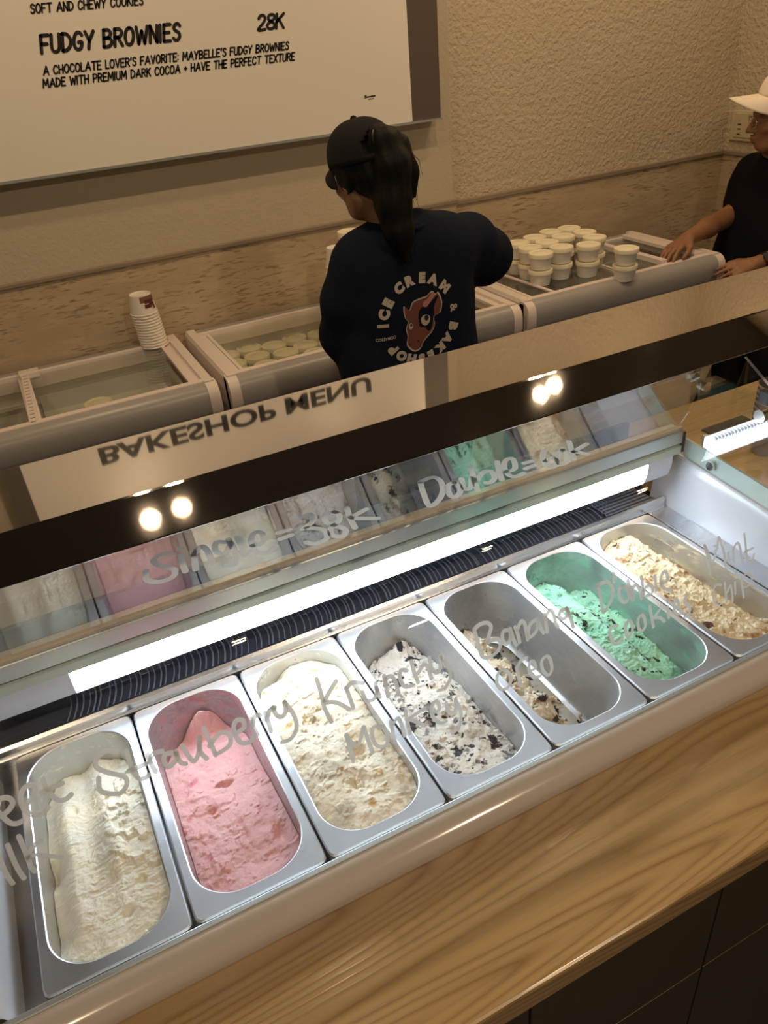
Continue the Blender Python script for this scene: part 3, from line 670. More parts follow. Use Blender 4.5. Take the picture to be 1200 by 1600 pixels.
# ================================================================== pans and ice cream
PITCH, PX0, PY0, PY1 = .1686, -.1980, .5755, .9500
NL = 240
def rrect(hx, hy, r, n=NL):
    """points of a rounded rectangle at even polar angles"""
    out = []
    for k in range(n):
        a = 2*PI*k/n; c, s_ = math.cos(a), math.sin(a)
        # march: distance to rounded box
        lo, hi = 0, 1.0
        for _ in range(40):
            mid = (lo+hi)/2; qx = abs(c*mid)-(hx-r); qy = abs(s_*mid)-(hy-r)
            d = math.hypot(max(qx, 0), max(qy, 0))+min(max(qx, qy), 0)-r
            if d > 0: hi = mid
            else: lo = mid
        out.append((c*lo, s_*lo))
    return out
HX, HY = (PITCH-.003)/2, (PY1-PY0)/2
OY = .003                                    # opening sits slightly to the rear
OHX, OHY, OR = .0705, .1735, .054
def well_half(d): return OHX-.012*min(1, d/.12), OHY-.014*min(1, d/.12)
def pan_meshes(i):
    cx = PX0+PITCH*(i+.5); cy = (PY0+PY1)/2
    O1 = rrect(HX, HY, .010); O2 = rrect(HX-.002, HY-.002, .009); I1 = rrect(OHX+.0016, OHY+.0016, OR+.0016); I2 = rrect(OHX, OHY, OR)
    rings = [(O1, PZ-.012, 0), (O1, PZ-.0025, 0), (O2, PZ, 0), (I1, PZ, OY), (I2, PZ-.0012, OY)]
    v = []; f = []
    for R_, z, oy in rings: v += [(cx+x, cy+oy+y, z) for x, y in R_]
    for k in range(len(rings)-1):
        for j in range(NL): f.append((k*NL+j, k*NL+(j+1) % NL, (k+1)*NL+(j+1) % NL, (k+1)*NL+j))
    fl = (v, f)
    v = []; f = []; D = [.0012, .02, .05, .08, .104, .112, .117, .12]
    for k, d in enumerate(D):
        hx, hy = well_half(d); e = max(0, d-.104)/.016; e = .016*(1-math.sqrt(max(0, 1-e*e)))
        v += [(cx+x, cy+OY+y, PZ-d) for x, y in rrect(hx-e, hy-e, OR-e)]
    for k in range(len(D)-1):
        for j in range(NL): f.append((k*NL+j, k*NL+(j+1) % NL, (k+1)*NL+(j+1) % NL, (k+1)*NL+j))
    f.append(tuple((len(D)-1)*NL+j for j in range(NL)))
    return cx, cy, fl, (v, f)

ST = lambda a, b, x: np.clip((x-a)/(b-a), 0, 1)**2*(3-2*np.clip((x-a)/(b-a), 0, 1))
def bumpf(u, v, cu, cv, ru, rv, h): return h*np.exp(-((u-cu)/ru)**2-((v-cv)/rv)**2)
def furrow(u, v, seed): return fbm(u*3, v*26, seed, 3)
def rough(x, y, seed, k=1.0):
    """broken, scraped texture"""
    return k*(.0060*(fbm(x*55, y*55, seed, 5, .58)-.5)+.0034*(fbm(x*150, y*150, seed+9, 3, .6)-.5)-.0035*ST(.60, .72, fbm(x*75, y*75, seed+4, 4)))
def flakes(x, y, seed, k=1.0):
    """short ripples across the direction of the scoop"""
    w = fbm(x*30, y*24, seed, 3)
    return k*(.0032*(fbm(x*42+3*w, y*230+9*w, seed+2, 3, .6)-.5)+.0014*(fbm(x*160, y*330, seed+5, 2)-.5))
def depth_milk(u, v, x, y):
    d = .016+.026*ST(.45, 1.0, v)+.010*ST(.80, .95, v)+.024*ST(.26, .0, u)*ST(.04, .2, v)*(1-.5*ST(.7, 1, v))
    d += .008*np.exp(-((u-.44)/.13)**2)*ST(.1, .5, v)-.005*np.exp(-((u-.62)/.10)**2)*ST(.2, .4, v)
    d += .006*(fbm(x*26, y*26, 11, 3)-.5)+flakes(x, y, 12, .75)*ST(1, .8, v)+rough(x, y, 15, .22)
    d += .016*bumpf(u, v, .04, .48, .12, .06, 1)+.006*bumpf(u, v, .80, .24, .05, .02, 1)+.006*bumpf(u, v, .33, .72, .025, .02, 1)+.005*bumpf(u, v, .62, .14, .05, .016, 1)
    d -= .004*ST(.56, .66, fbm(x*70, y*70, 13, 4))*ST(.45, .7, u)*ST(.15, .4, v)
    return d
def depth_straw(u, v, x, y):
    d = .038+.022*ST(.15, .8, v)+.020*ST(.78, .95, v)-.006*u
    d += .008*(fbm(x*24, y*24, 21, 3)-.5)-.0022*ST(.50, .66, fbm(x*30, y*30, 22, 3))*ST(.9, .6, v)
    d += rough(x, y, 23, .38)*ST(1, .7, v)+.010*bumpf(u, v, .33, .46, .06, .020, 1)+.006*bumpf(u, v, .55, .58, .10, .010, 1)+.009*bumpf(u, v, .86, .20, .05, .05, 1)+.006*bumpf(u, v, .55, .30, .03, .06, 1)
    d -= .045*bumpf(u, v, .60, .985, .24, .03, 1)*(.7+.6*fbm(x*60, y*60, 27, 3))+.012*bumpf(u, v, .5, .02, .4, .08, 1)
    return d
def depth_krunchy(u, v, x, y):
    d = .012+.008*ST(.85, 1, v)+.006*ST(.25, 0, u)+.007*ST(.75, 1, u)
    d += .008*(fbm(x*20, y*20, 31, 3)-.5)+rough(x, y, 32, .42)
    a = bumpf(u, v, .38, .62, .17, .10, 1); b = bumpf(u, v, .66, .36, .13, .07, 1); c = bumpf(u, v, .48, .22, .10, .05, 1)
    d += .010*a+.009*b+.006*c+(a+b+c)*rough(x*1.2, y*1.2, 36, 1.5)
    d += .022*bumpf(u, v, .18, .985, .18, .035, 1)-.006*bumpf(u, v, .55, .93, .16, .06, 1)
    return d
def depth_oreo(u, v, x, y):
    d = .050+.022*ST(.55, 1.0, v)+.010*ST(.65, 1, u)-.016*ST(.25, 0, v)
    d += .008*(fbm(x*26, y*26, 41, 3)-.5)+rough(x, y, 42, .85)
    d -= .020*bumpf(u, v, .72, .97, .25, .04, 1)*(.5+fbm(x*60, y*60, 47, 3))
    return d
def depth_banana(u, v, x, y):
    d = .070+.016*ST(.55, 1, v)+.052*ST(.46, .62, u+.10*(fbm(x*20, y*20, 50, 3)-.5)) - .012*ST(.3, 0, v)*ST(.7, .4, u)
    d += .010*(fbm(x*30, y*30, 51, 3)-.5)+rough(x, y, 52, 2.0)
    d -= .018*bumpf(u, v, .40, .28, .16, .06, 1)
    return d
def depth_mint(u, v, x, y):
    d = .036+.034*ST(.45, .72, u+.12*(fbm(x*18, y*10, 60, 3)-.5))+.014*ST(.5, 0, v)*ST(.2, .8, u)+.018*ST(.85, 1, v)
    d += .008*(fbm(x*26, y*26, 61, 3)-.5)+rough(x, y, 62, .8)+flakes(x, y, 63, .7)
    d += .012*bumpf(u, v, .30, .53, .10, .05, 1)
    return d
def depth_cookie(u, v, x, y):
    d = .014+.008*ST(.9, 1, v)+.042*ST(.60, .92, u+.12*(fbm(x*20, y*20, 70, 3)-.5))*ST(0, .25, v)
    d += .007*(fbm(x*26, y*26, 71, 3)-.5)+rough(x, y, 72, 1.0)
    d += .010*bumpf(u, v, .15, .96, .2, .05, 1)
    return d

def cream_mat(name, base, alt, bits=(), bump=.25):
    """bits: (colour, noise scale, lo, hi, stretch)"""
    m = mat(name, base, .55, spec=.3); t = NT(m)
    col = t.mix(t.thr(t.noise(24, 4), .35, .68), base, alt)
    for i, (c, s_, lo, hi, st) in enumerate(bits):
        vec = t.mapping(st, (0, 0, .5*i), (i*2.7, i*1.3, i))
        k = t.thr(t.noise(s_, 3, .5, vec=vec, dist=.3), lo, hi)
        col = t.mix(k, col, c)
    t.color(col)
    t.b.inputs['Subsurface Weight'].default_value = .12; t.b.inputs['Subsurface Radius'].default_value = (.006, .005, .004)
    t.bump(t.math('ADD', t.noise(320, 4, .7), t.noise(110, 4)), bump*1.3, .002)
    return m
dark_bits = lambda c, s_, lo: (c, s_, lo, lo+.03, (1, 1, 1))
FLAV = [
 ('milk', depth_milk, cream_mat('sweet milk ice cream', (.93, .90, .78), (.89, .84, .68)), ((.55, .56, .53), (.80, .78, .70)), .45,
  'ivory sweet milk ice cream, smooth, in the leftmost pan', 'steel pan of ivory milk ice cream, leftmost in the row'),
 ('straw', depth_straw, cream_mat('strawberry ice cream', (.70, .36, .36), (.74, .42, .415), [dark_bits((.60, .22, .24), 26, .66)]), ((.20, .125, .15), (.50, .24, .25)), .95,
  'pink strawberry ice cream, half scooped out', 'steel pan with pink smeared walls, holding the strawberry ice cream'),
 ('krunchy', depth_krunchy, cream_mat('nut crunch ice cream', (.88, .81, .66), (.82, .72, .54), [((.66, .42, .18), 46, .62, .70, (1, 1, 1)), ((.56, .49, .36), 22, .56, .70, (1, 1, 1)), ((.70, .25, .10), 62, .72, .74, (1, 1, 1))]), ((.55, .53, .47), (.80, .73, .58)), .5,
  'cream coloured ice cream with tan nut crumbs, right of the pink one', 'steel pan filled to the rim with cream nut ice cream'),
 ('oreo', depth_oreo, cream_mat('cookie crumb ice cream', (.80, .75, .67), (.66, .61, .54), [((.02, .019, .022), 34, .60, .63, (1, 1, 1)), ((.025, .022, .025), 80, .62, .65, (1, 1, 1)), ((.22, .20, .19), 60, .60, .66, (1, 1, 1))]), ((.25, .25, .26), (.46, .44, .42)), .8,
  'off white ice cream speckled with black cookie crumbs', 'steel pan with grey smeared walls around black speckled ice cream'),
 ('banana', depth_banana, cream_mat('banana ice cream remnant', (.76, .69, .56), (.60, .50, .36), [((.34, .22, .11), 34, .54, .64, (1, 1, 1)), ((.03, .027, .027), 46, .59, .62, (1, 1, 1)), ((.86, .82, .72), 20, .60, .70, (1, 1, 1))]), ((.23, .235, .245), (.42, .41, .39)), .75,
  'small remnant of cream and brown banana ice cream on the pan bottom', 'nearly empty steel pan with bare grey walls, left of the green one'),
 ('mint', depth_mint, cream_mat('mint ice cream', (.29, .62, .42), (.40, .72, .54), [((.016, .028, .02), 36, .605, .63, (1, .7, 1)), ((.02, .03, .024), 74, .645, .67, (1, 1, 1)), ((.13, .42, .26), 22, .62, .72, (1, 1, 1))]), ((.15, .225, .19), (.25, .48, .36)), .95,
  'bright green mint ice cream with dark chocolate chips', 'steel pan with green smeared walls holding the mint ice cream'),
 ('cookie', depth_cookie, cream_mat('cookie dough ice cream', (.87, .76, .54), (.78, .63, .40), [((.40, .22, .09), 34, .59, .66, (1, 1, 1)), ((.10, .05, .03), 44, .645, .68, (1, 1, 1)), ((.6, .42, .2), 60, .6, .7, (1, 1, 1))]), ((.48, .46, .40), (.74, .64, .46)), .6,
  'beige cookie ice cream with brown cookie pieces in the rightmost pan', 'steel pan of beige cookie ice cream, rightmost in the row'),
]
for i, (key, dfn, mc, smear, amt, lab_c, lab_p) in enumerate(FLAV):
    cx, cy, fl, wl = pan_meshes(i)
    root = empty('ice_cream_pan', (cx, cy, PZ-.12)); tag(root, lab_p, 'pan', 'steel ice cream pans in the case')
    MB().add(*fl).build('rim', m_steel_rim, root, smooth=True)
    MB().add(*wl).build('well', steel('smeared pan steel '+key, (.60, .61, .62), .30, (4, 4, 4), smear, amt), root, smooth=True)
    # ice cream
    nx, ny = 150, 350
    U, V = np.meshgrid(np.linspace(0, 1, nx), np.linspace(0, 1, ny), indexing='ij')
    X = (U-.5)*2*(OHX+.001); Y = (V-.5)*2*(OHY+.001)
    D = np.maximum(dfn(U, V, X+i*.9, Y+i*.7), .004)
    D = np.minimum(D, .1185)
    hx = OHX-.012*D/.12-.0006; hy = OHY-.014*D/.12-.0006
    sx = hx/(OHX+.001); sy = hy/(OHY+.001)
    Xs = X*sx; Ys = Y*sy
    r = OR
    qx = np.abs(Xs)-(hx-r); qy = np.abs(Ys)-(hy-r)
    sd = np.hypot(np.maximum(qx, 0), np.maximum(qy, 0))+np.minimum(np.maximum(qx, qy), 0)-r
    # pull points outside the corner back on to the wall
    out = sd > 0
    px = np.sign(Xs)*(hx-r); py = np.sign(Ys)*(hy-r); dx = Xs-px; dy = Ys-py; dl = np.maximum(np.hypot(dx, dy), 1e-6)
    Xs = np.where(out, px+dx/dl*r, Xs); Ys = np.where(out, py+dy/dl*r, Ys)
    Z = PZ-D
    v = np.stack([cx+Xs, cy+OY+Ys, Z], -1).reshape(-1, 3)
    f = []
    hidden = (D > .116)
    for a in range(nx-1):
        for b in range(ny-1):
            if hidden[a, b] and hidden[a+1, b] and hidden[a, b+1] and hidden[a+1, b+1]: continue
            q = (a*ny+b, (a+1)*ny+b, (a+1)*ny+b+1, a*ny+b+1)
            f.append(q)
    # body below the surface so that the mass has thickness
    base = len(v)
    edge = [(a, 0) for a in range(nx)]+[(nx-1, b) for b in range(1, ny)]+[(a, ny-1) for a in range(nx-2, -1, -1)]+[(0, b) for b in range(ny-2, 0, -1)]
    low = []
    for a, b in edge:
        p = v[a*ny+b]; low.append((cx+(p[0]-cx)*.93, cy+OY+(p[1]-cy-OY)*.95, max(PZ-.1185, p[2]-.05)))
    v = np.vstack([v, np.array(low)])
    m_ = len(edge)
    for k in range(m_):
        a, b = edge[k]; a2, b2 = edge[(k+1) % m_]
        f.append((a*ny+b, base+k, base+(k+1) % m_, a2*ny+b2))
    f.append(tuple(range(base, base+m_)))
    o = link('ice_cream', mesh('ice_cream', v, f), mc, smooth=True)
    tag(o, lab_c, 'ice cream', 'ice cream flavours in the pans')

# ================================================================== chest freezers
FY0, FY1, FZ = 2.165, 2.675, .88
def freezer(label, x0, x1, lids, divider=None, bars=()):
    R = empty('chest_freezer', ((x0+x1)/2, 2.42, 0)); tag(R, label, 'freezer', 'white chest freezers along the back wall')
    wall = .045
    b = MB()
    b.box(x0+.01, x1-.01, FY0+.02, FY0+.02+wall, .08, .80); b.box(x0+.01, x1-.01, FY1-wall, FY1, .08, .80)
    b.box(x0+.01, x0+.01+wall, FY0+.02, FY1, .08, .80); b.box(x1-.01-wall, x1-.01, FY0+.02, FY1, .08, .80)
    b.box(x0+.01, x1-.01, FY0+.02, FY1, .02, .10)
    b.build('body', m_fz_white, R)
    a = MB()
    ix0, ix1, iy0, iy1 = x0+.058, x1-.058, FY0+.068, FY1-.048
    a.box(ix0-.004, ix1+.004, iy0-.004, iy0, .30, .84); a.box(ix0-.004, ix1+.004, iy1, iy1+.004, .30, .84)
    a.box(ix0-.004, ix0, iy0, iy1, .30, .84); a.box(ix1, ix1+.004, iy0, iy1, .30, .84)
    a.box(ix0, ix1, iy0, iy1, .296, .30)
    for z in (.60, .775): a.box(ix0, ix1, iy1-.008, iy1, z, z+.012)
    a.build('lining', m_fz_in, R)
    # front bumper, rounded
    s_ = [(FY0+.045, .772), (FY0+.008, .772), (FY0-.004, .782), (FY0-.010, .80), (FY0-.010, .835), (FY0-.006, .856), (FY0+.006, .871), (FY0+.022, .8785), (FY0+.045, .879)]
    MB().prismx(s_, x0+.032, x1-.032).build('front_bumper', m_fz_grey, R, smooth=True)
    s2 = [(y-.0012 if y < FY0+.03 else y, z+(.0012 if z > .83 else 0)) for y, z in s_]
    for a0, a1 in ((x0, x0+.033), (x1-.033, x1)):
        MB().prismx(s2, a0, a1).build('corner_cap', m_fz_white, R, smooth=True)
    # rim frame
    MB().box(x0+.033, x1-.033, FY0+.030, FY0+.052, .84, .8835).build('front_rail', m_fz_white, R, bevel=.003)
    rs = [(x0, .772), (x0, .872), (x0+.006, .8835), (x0+.034, .8835), (x0+.036, .874), (x0+.058, .874), (x0+.058, .81), (x0+.03, .772)]
    MB().prismy(rs, FY0+.02, FY1).build('side_rail', m_fz_white, R)
    rs = [(x0+x1-a_, z) for a_, z in rs]
    MB().prismy(rs[::-1], FY0+.02, FY1).build('side_rail', m_fz_white, R)
    MB().box(x0+.033, x1-.033, FY1-.045, FY1, .80, .878).build('rear_rail', m_fz_grey, R, bevel=.003)
    MB().box(x0+.033, x1-.033, FY1-.060, FY1-.045, .83, .8835).build('rear_track', m_fz_white, R, bevel=.002)
    for a0, a1, z in lids:
        g = MB().box(a0, a1, FY0+.050, FY1-.055, z, z+.005).build('glass_lid', m_glass_lid, R)
        MB().box(a0, a0+.012, FY0+.050, FY1-.055, z-.002, z+.009).build('lid_edge', m_fz_white, g, bevel=.001)
        MB().box(a1-.012, a1, FY0+.050, FY1-.055, z-.002, z+.009).build('lid_edge', m_fz_white, g, bevel=.001)
    if divider:
        xa, xb = divider
        dv = MB()
        dv.add([(xa, FY1-.07, .872), (xa+.020, FY1-.07, .872), (xb+.026, FY0+.045, .872), (xb, FY0+.045, .872), (xa, FY1-.07, .886), (xa+.020, FY1-.07, .886), (xb+.026, FY0+.045, .886), (xb, FY0+.045, .886)],
               [(0, 3, 2, 1), (4, 5, 6, 7), (0, 1, 5, 4), (1, 2, 6, 5), (2, 3, 7, 6), (3, 0, 4, 7)])
        dv = dv.build('divider_strip', m_fz_white, R, bevel=.001)
        for k in range(15):
            y = FY1-.09-k*.0275; xx = xa+(xb-xa)*(FY1-.07-y)/(FY1-FY0-.115)
            MB().box(xx+.005, xx+.018, y, y+.002, .8858, .8866).build('tick_mark', m_maroon, dv)
        MB().box(xa-.006, xa+.055, FY1-.085, FY1-.045, .872, .893).build('slide_handle', m_fz_white, R, bevel=.003)
    for bx0, bx1, y0, y1, z0, z1, skew in bars:
        MB().add([(bx0, y1, z0), (bx1, y1, z0), (bx1+skew, y0, z0), (bx0+skew, y0, z0), (bx0, y1, z1), (bx1, y1, z1), (bx1+skew, y0, z1), (bx0+skew, y0, z1)],
                 [(0, 3, 2, 1), (4, 5, 6, 7), (0, 1, 5, 4), (1, 2, 6, 5), (2, 3, 7, 6), (3, 0, 4, 7)]).build('lid_handle_rail', m_fz_white, R, bevel=.002)
    return R
freezer('white chest freezer at left with an inverted paper cup stack and one tub inside', -.72, .462, [(-.655, -.05, .866), (-.04, .402, .872)], divider=(-.050, -.062))
freezer('white chest freezer full of lidded tubs, behind the person in the navy shirt', .492, 1.535, [(.552, 1.02, .866), (1.00, 1.477, .872)], bars=[(.985, 1.035, FY0+.05, FY1-.05, .866, .886, 0), (1.235, 1.255, FY0+.05, FY1-.05, .877, .885, 0)])
freezer('white chest freezer at right carrying a cluster of stacked lidded tubs', 1.560, 2.47, [(1.62, 2.05, .866), (2.04, 2.41, .872)],
        bars=[(1.690, 1.704, FY0+.05, FY1-.055, .871, .878, .022), (2.195, 2.222, FY0+.05, FY1-.055, .877, .897, .008), (2.365, 2.410, FY0+.05, FY1-.055, .877, .892, 0)])

# ================================================================== paper cups and tubs
def tub_root():
    r = empty('lidded_tub', (0, 0, 0))
    h, rb_, rt = .050, .0345, .0415
    MB().lathe([(0, .003), (rb_-.002, .003), (rb_-.001, 0), (rb_, 0), (rt, h-.004), (rt+.0008, h-.002), (rt, h), (rt-.002, h), (0, h-.003)], 28).build('tub_body', m_paper, r, smooth=True)
    MB().lathe([(rt+.0028, h-.009), (rt+.0032, h+.0035), (rt+.0022, h+.0055), (rt-.003, h+.0050), (rt-.006, h+.0025), (rt-.012, h+.003), (rt-.017, h+.0062), (0, h+.0072)], 28).build('lid', m_lid, r, smooth=True)
    return r
proto = tub_root(); used = [False]
def place_tub(x, y, z, label, group, rz=0):
    if not used[0]: o = proto; used[0] = True
    else: o = copy_tree(proto)
    o.location = (x, y, z); o.rotation_euler = (0, 0, rz); o['label'] = label; o['category'] = 'tub'; o['group'] = group
    return o
F3 = [[1.771, 2.522], [1.762, 2.435], [1.745, 2.345], [1.862, 2.545], [1.853, 2.455], [1.848, 2.362], [1.958, 2.572], [1.948, 2.480], [2.042, 2.565], [2.046, 2.475], [2.022, 2.388], [1.938, 2.319], [2.000, 2.187]]
F3N = ['rear left', 'second row left', 'front left', 'rear second', 'middle left', 'front middle', 'rear third', 'middle centre', 'rear right', 'second row right', 'third row right', 'front right', 'lone right']
F2 = [[.604, 2.585], [.598, 2.492], [.600, 2.400], [.690, 2.605], [.688, 2.512], [.690, 2.412], [.772, 2.572], [.782, 2.480], [.776, 2.385], [.858, 2.595], [.866, 2.505], [.950, 2.580], [.952, 2.480], [.868, 2.412], [.945, 2.390], [1.035, 2.570], [1.030, 2.478]]
F2N = ['rear left corner', 'left column centre', 'left column front', 'second column rear', 'second column centre', 'second column front', 'third column rear', 'third column centre', 'third column front', 'fourth column rear', 'fourth column centre', 'fifth column rear', 'fifth column centre', 'fourth column front', 'fifth column front', 'sixth column rear beside the navy sleeve', 'sixth column centre behind the navy sleeve']

g = 'lidded tubs stacked in pairs on the right freezer'
for k, (x, y) in enumerate(F3):
    pos = F3N[k]
    place_tub(x, y, .872, 'white lidded tub on the right freezer glass, bottom of the %s pair' % pos, g, k)
    place_tub(x+.001, y+.001, .872+.0575, 'cream lidded white tub on the right freezer, top of the %s pair' % pos, g, k*1.3)
g = 'lidded tubs inside the middle freezer'
for k, (x, y) in enumerate(F2):
    place_tub(x, y, .80-.055, 'lidded tub under the middle freezer glass, ' + F2N[k], g, k)
place_tub(.140, 2.445, .745, 'single lidded tub under the glass of the left freezer', 'tub in the left freezer')
# shelf of stock that carries the tubs inside the freezers
for (x0, x1, lab) in ((.56, 1.46, 'grey wire basket carrying the tubs inside the middle freezer'), (-.02, .38, 'grey wire basket under the single tub in the left freezer')):
    b = empty('storage_basket', ((x0+x1)/2, 2.43, .735)); tag(b, lab, 'basket')
    MB().box(x0, x1, FY0+.075, FY1-.055, .7385, .7445).build('basket_floor', m_fz_in, b)
    MB().box(x0, x1, FY1-.058, FY1-.055, .735, .80).build('basket_wall', m_fz_in, b)

def cup_root():
    r = empty('paper_cup', (0, 0, 0))       # inverted: rim down
    rt, rb_, h = .0435, .0345, .062
    MB().lathe([(rt-.0015, .0005), (rt+.0005, -.0002), (rt+.0020, .0016), (rt+.0005, .0034), (rt-.0006, .0036), (rb_, h), (rb_-.001, h+.0003), (rb_-.0016, h-.0002), (rb_-.0022, h-.005), (0, h-.005)], 32).build('cup_wall', m_paper, r, smooth=True)
    pt = MB(); a0, a1 = -1.75, -.55
    def band(z0, z1, a, b, mb, e=.0006):
        n = 10; v = []
        for k in range(n+1):
            an = a+(b-a)*k/n
            for z in (z0, z1):
                rr = rt-.0006+(rb_-rt+.0006)*(z-.0036)/(h-.0036)+e
                v.append((rr*math.cos(an), rr*math.sin(an), z))
        mb.add(v, [(2*k, 2*k+2, 2*k+3, 2*k+1) for k in range(n)])
    band(.040, .059, -1.85, -.35, pt); pt.build('printed_band', m_brownp, r)
    p2 = MB(); band(.022, .034, -1.55, -.95, p2, .0008); band(.024, .035, -.88, -.55, p2, .0008)
    band(.037, .048, -1.5, -.6, p2, .001); p2.build('printed_emblem', m_maroon, r)
    return r
cupp = cup_root(); cused = [False]
def place_cup(x, y, z, label, group, rz=0):
    o = cupp if not cused[0] else copy_tree(cupp); cused[0] = True
    o.location = (x, y, z); o.rotation_euler = (0, 0, rz); o['label'] = label; o['category'] = 'cup'; o['group'] = group
ORD = ['bottom', 'second', 'third', 'fourth', 'fifth', 'sixth', 'seventh', 'eighth', 'ninth', 'tenth', 'eleventh', 'twelfth']
NC = 13
for k in range(NC):
    lab = 'printed paper cup upside down on top of the leaning stack on the left freezer' if k == NC-1 else ('upside down paper cup in the stack on the left freezer, at its bottom' if k == 0 else 'upside down paper cup in the stack on the left freezer, %s from the bottom' % ORD[k])
    place_cup(.378-.0007*k, 2.622, .8795+.0094*k, lab, 'paper cups stacked upside down on the left freezer', .0)
NC2 = 19
for k in range(9):
    lab = 'printed paper cup upside down beside the navy shoulder, top of its stack' if k == 8 else 'paper cup upside down in the stack hidden by the navy shoulder, %s from the bottom' % (ORD[k] if k else 'first')
    place_cup(1.010, 2.475, .887+.0206*k, lab, 'paper cups stacked behind the navy shirt', -.4)
lt = empty('ridged_lid_cup', (1.10, 2.56, .887)); tag(lt, 'white cup with a ridged rim peeking over the navy shoulder', 'cup')
n = 40
prof = [(.030, 0), (.040, .222), (.0415, .226), (.044, .226), (.0445, .246), (.043, .249), (.040, .249), (.038, .243), (0, .243)]
MB().lathe([(0, 0)]+prof[:2]+[(.038, .224), (0, .224)], n).build('cup_wall', m_paper, lt, smooth=True)
o = MB().lathe(prof[2:], 80).build('ridged_lid', m_lid, lt, smooth=True)
for v_ in o.data.vertices:
    a = math.atan2(v_.co.y, v_.co.x)
    if .226 <= v_.co.z < .248 and math.hypot(v_.co.x, v_.co.y) > .042: s__ = 1+.018*math.cos(a*20); v_.co.x *= s__; v_.co.y *= s__
for q in lt.children: q.location = (0, 0, 0)

# ================================================================== neighbouring bakery case seen through the side glass
nb = empty('bakery_display_case', (1.75, .95, 0)); tag(nb, 'oak decked bakery display case with its own lit tube beyond the side glass at right', 'display case')
MB().box(1.115, 2.45, .535, 1.305, 0, .825).build('cabinet', m_black, nb, bevel=.004)
MB().box(1.115, 2.45, .535, 1.312, .825, .860).build('deck', m_deck, nb, bevel=.003)
sec = [(.957, 1.006)]+[(.948-.010*math.sin(a), .9855+.0235*math.cos(a)) for a in np.linspace(.25, PI-.1, 12)]+[(.957, .962)]
MB().prismx([(y, z+.008) for y, z in sec], 1.112, 2.4).build('lamp_tube', m_led2, nb, smooth=True)
for x in (1.118, 2.39): MB().box(x, x+.010, .955, .968, .860, 1.012).build('lamp_post', m_alu, nb, bevel=.001)
tk = MB()
x = 1.125
while x < 2.3:
    tk.box(x, x+.0012, .9370, .9495, .992, 1.0165); x += .0085
tk.build('lamp_lattice', m_led_off, nb)
MB().prismx([(.930, 1.168), (.936, 1.172), (.876, 1.1375), (.870, 1.1335)], 1.158, 1.164).build('glass_edge', m_white_abs, nb)
MB().prismx([(.60, .865), (.955, .865), (.9555, 1.060), (.932, 1.168), (.60, 1.0)], 1.160, 1.1625).build('glass_side', m_glass, nb)
gb = MB().box(1.106, 1.120, .832, .852, 1.128, 1.152).build('glass_bracket', m_alu_dark, nb, bevel=.002)
MB().tube([(1.1115, .831, 1.1385), (1.113, .826, 1.1385)], .0085, 20).build('bracket_disc', m_white_abs, gb, smooth=True)
mt = MB().box(1.362, 1.494, 1.135, 1.185, .8602, .8635).build('display_mat', m_black, None, bevel=.0008); tag(mt, 'thin black display mat lying on the oak deck behind the lit tube', 'mat')
mt2 = MB().box(1.42, 1.60, .93, 1.00, .8602, .8635).build('display_mat', m_black, None, bevel=.0008); tag(mt2, 'black display mat on the oak deck below the lit tube', 'mat')
m_bowl = mat('smoked clear plastic', (.36, .34, .33), .3)
def bowl():
    r = empty('plastic_cup', (0, 0, 0))
    MB().lathe([(0, .002), (.030, .002), (.031, 0), (.040, .058), (.0415, .060), (.0400, .0615), (.0385, .058), (.0295, .004), (0, .004)], 30).build('cup_wall', m_bowl, r, smooth=True)
    return r
bp = bowl()
for k in range(9):
    o = bp if k == 0 else copy_tree(bp)
    o.location = (1.402, 1.035, .8605+.0125*k)
    o['label'] = 'smoky plastic cup nested in the stack at the right edge, %s from the bottom' % (ORD[k] if k else 'first'); o['category'] = 'cup'; o['group'] = 'smoky cups stacked on the bakery deck'

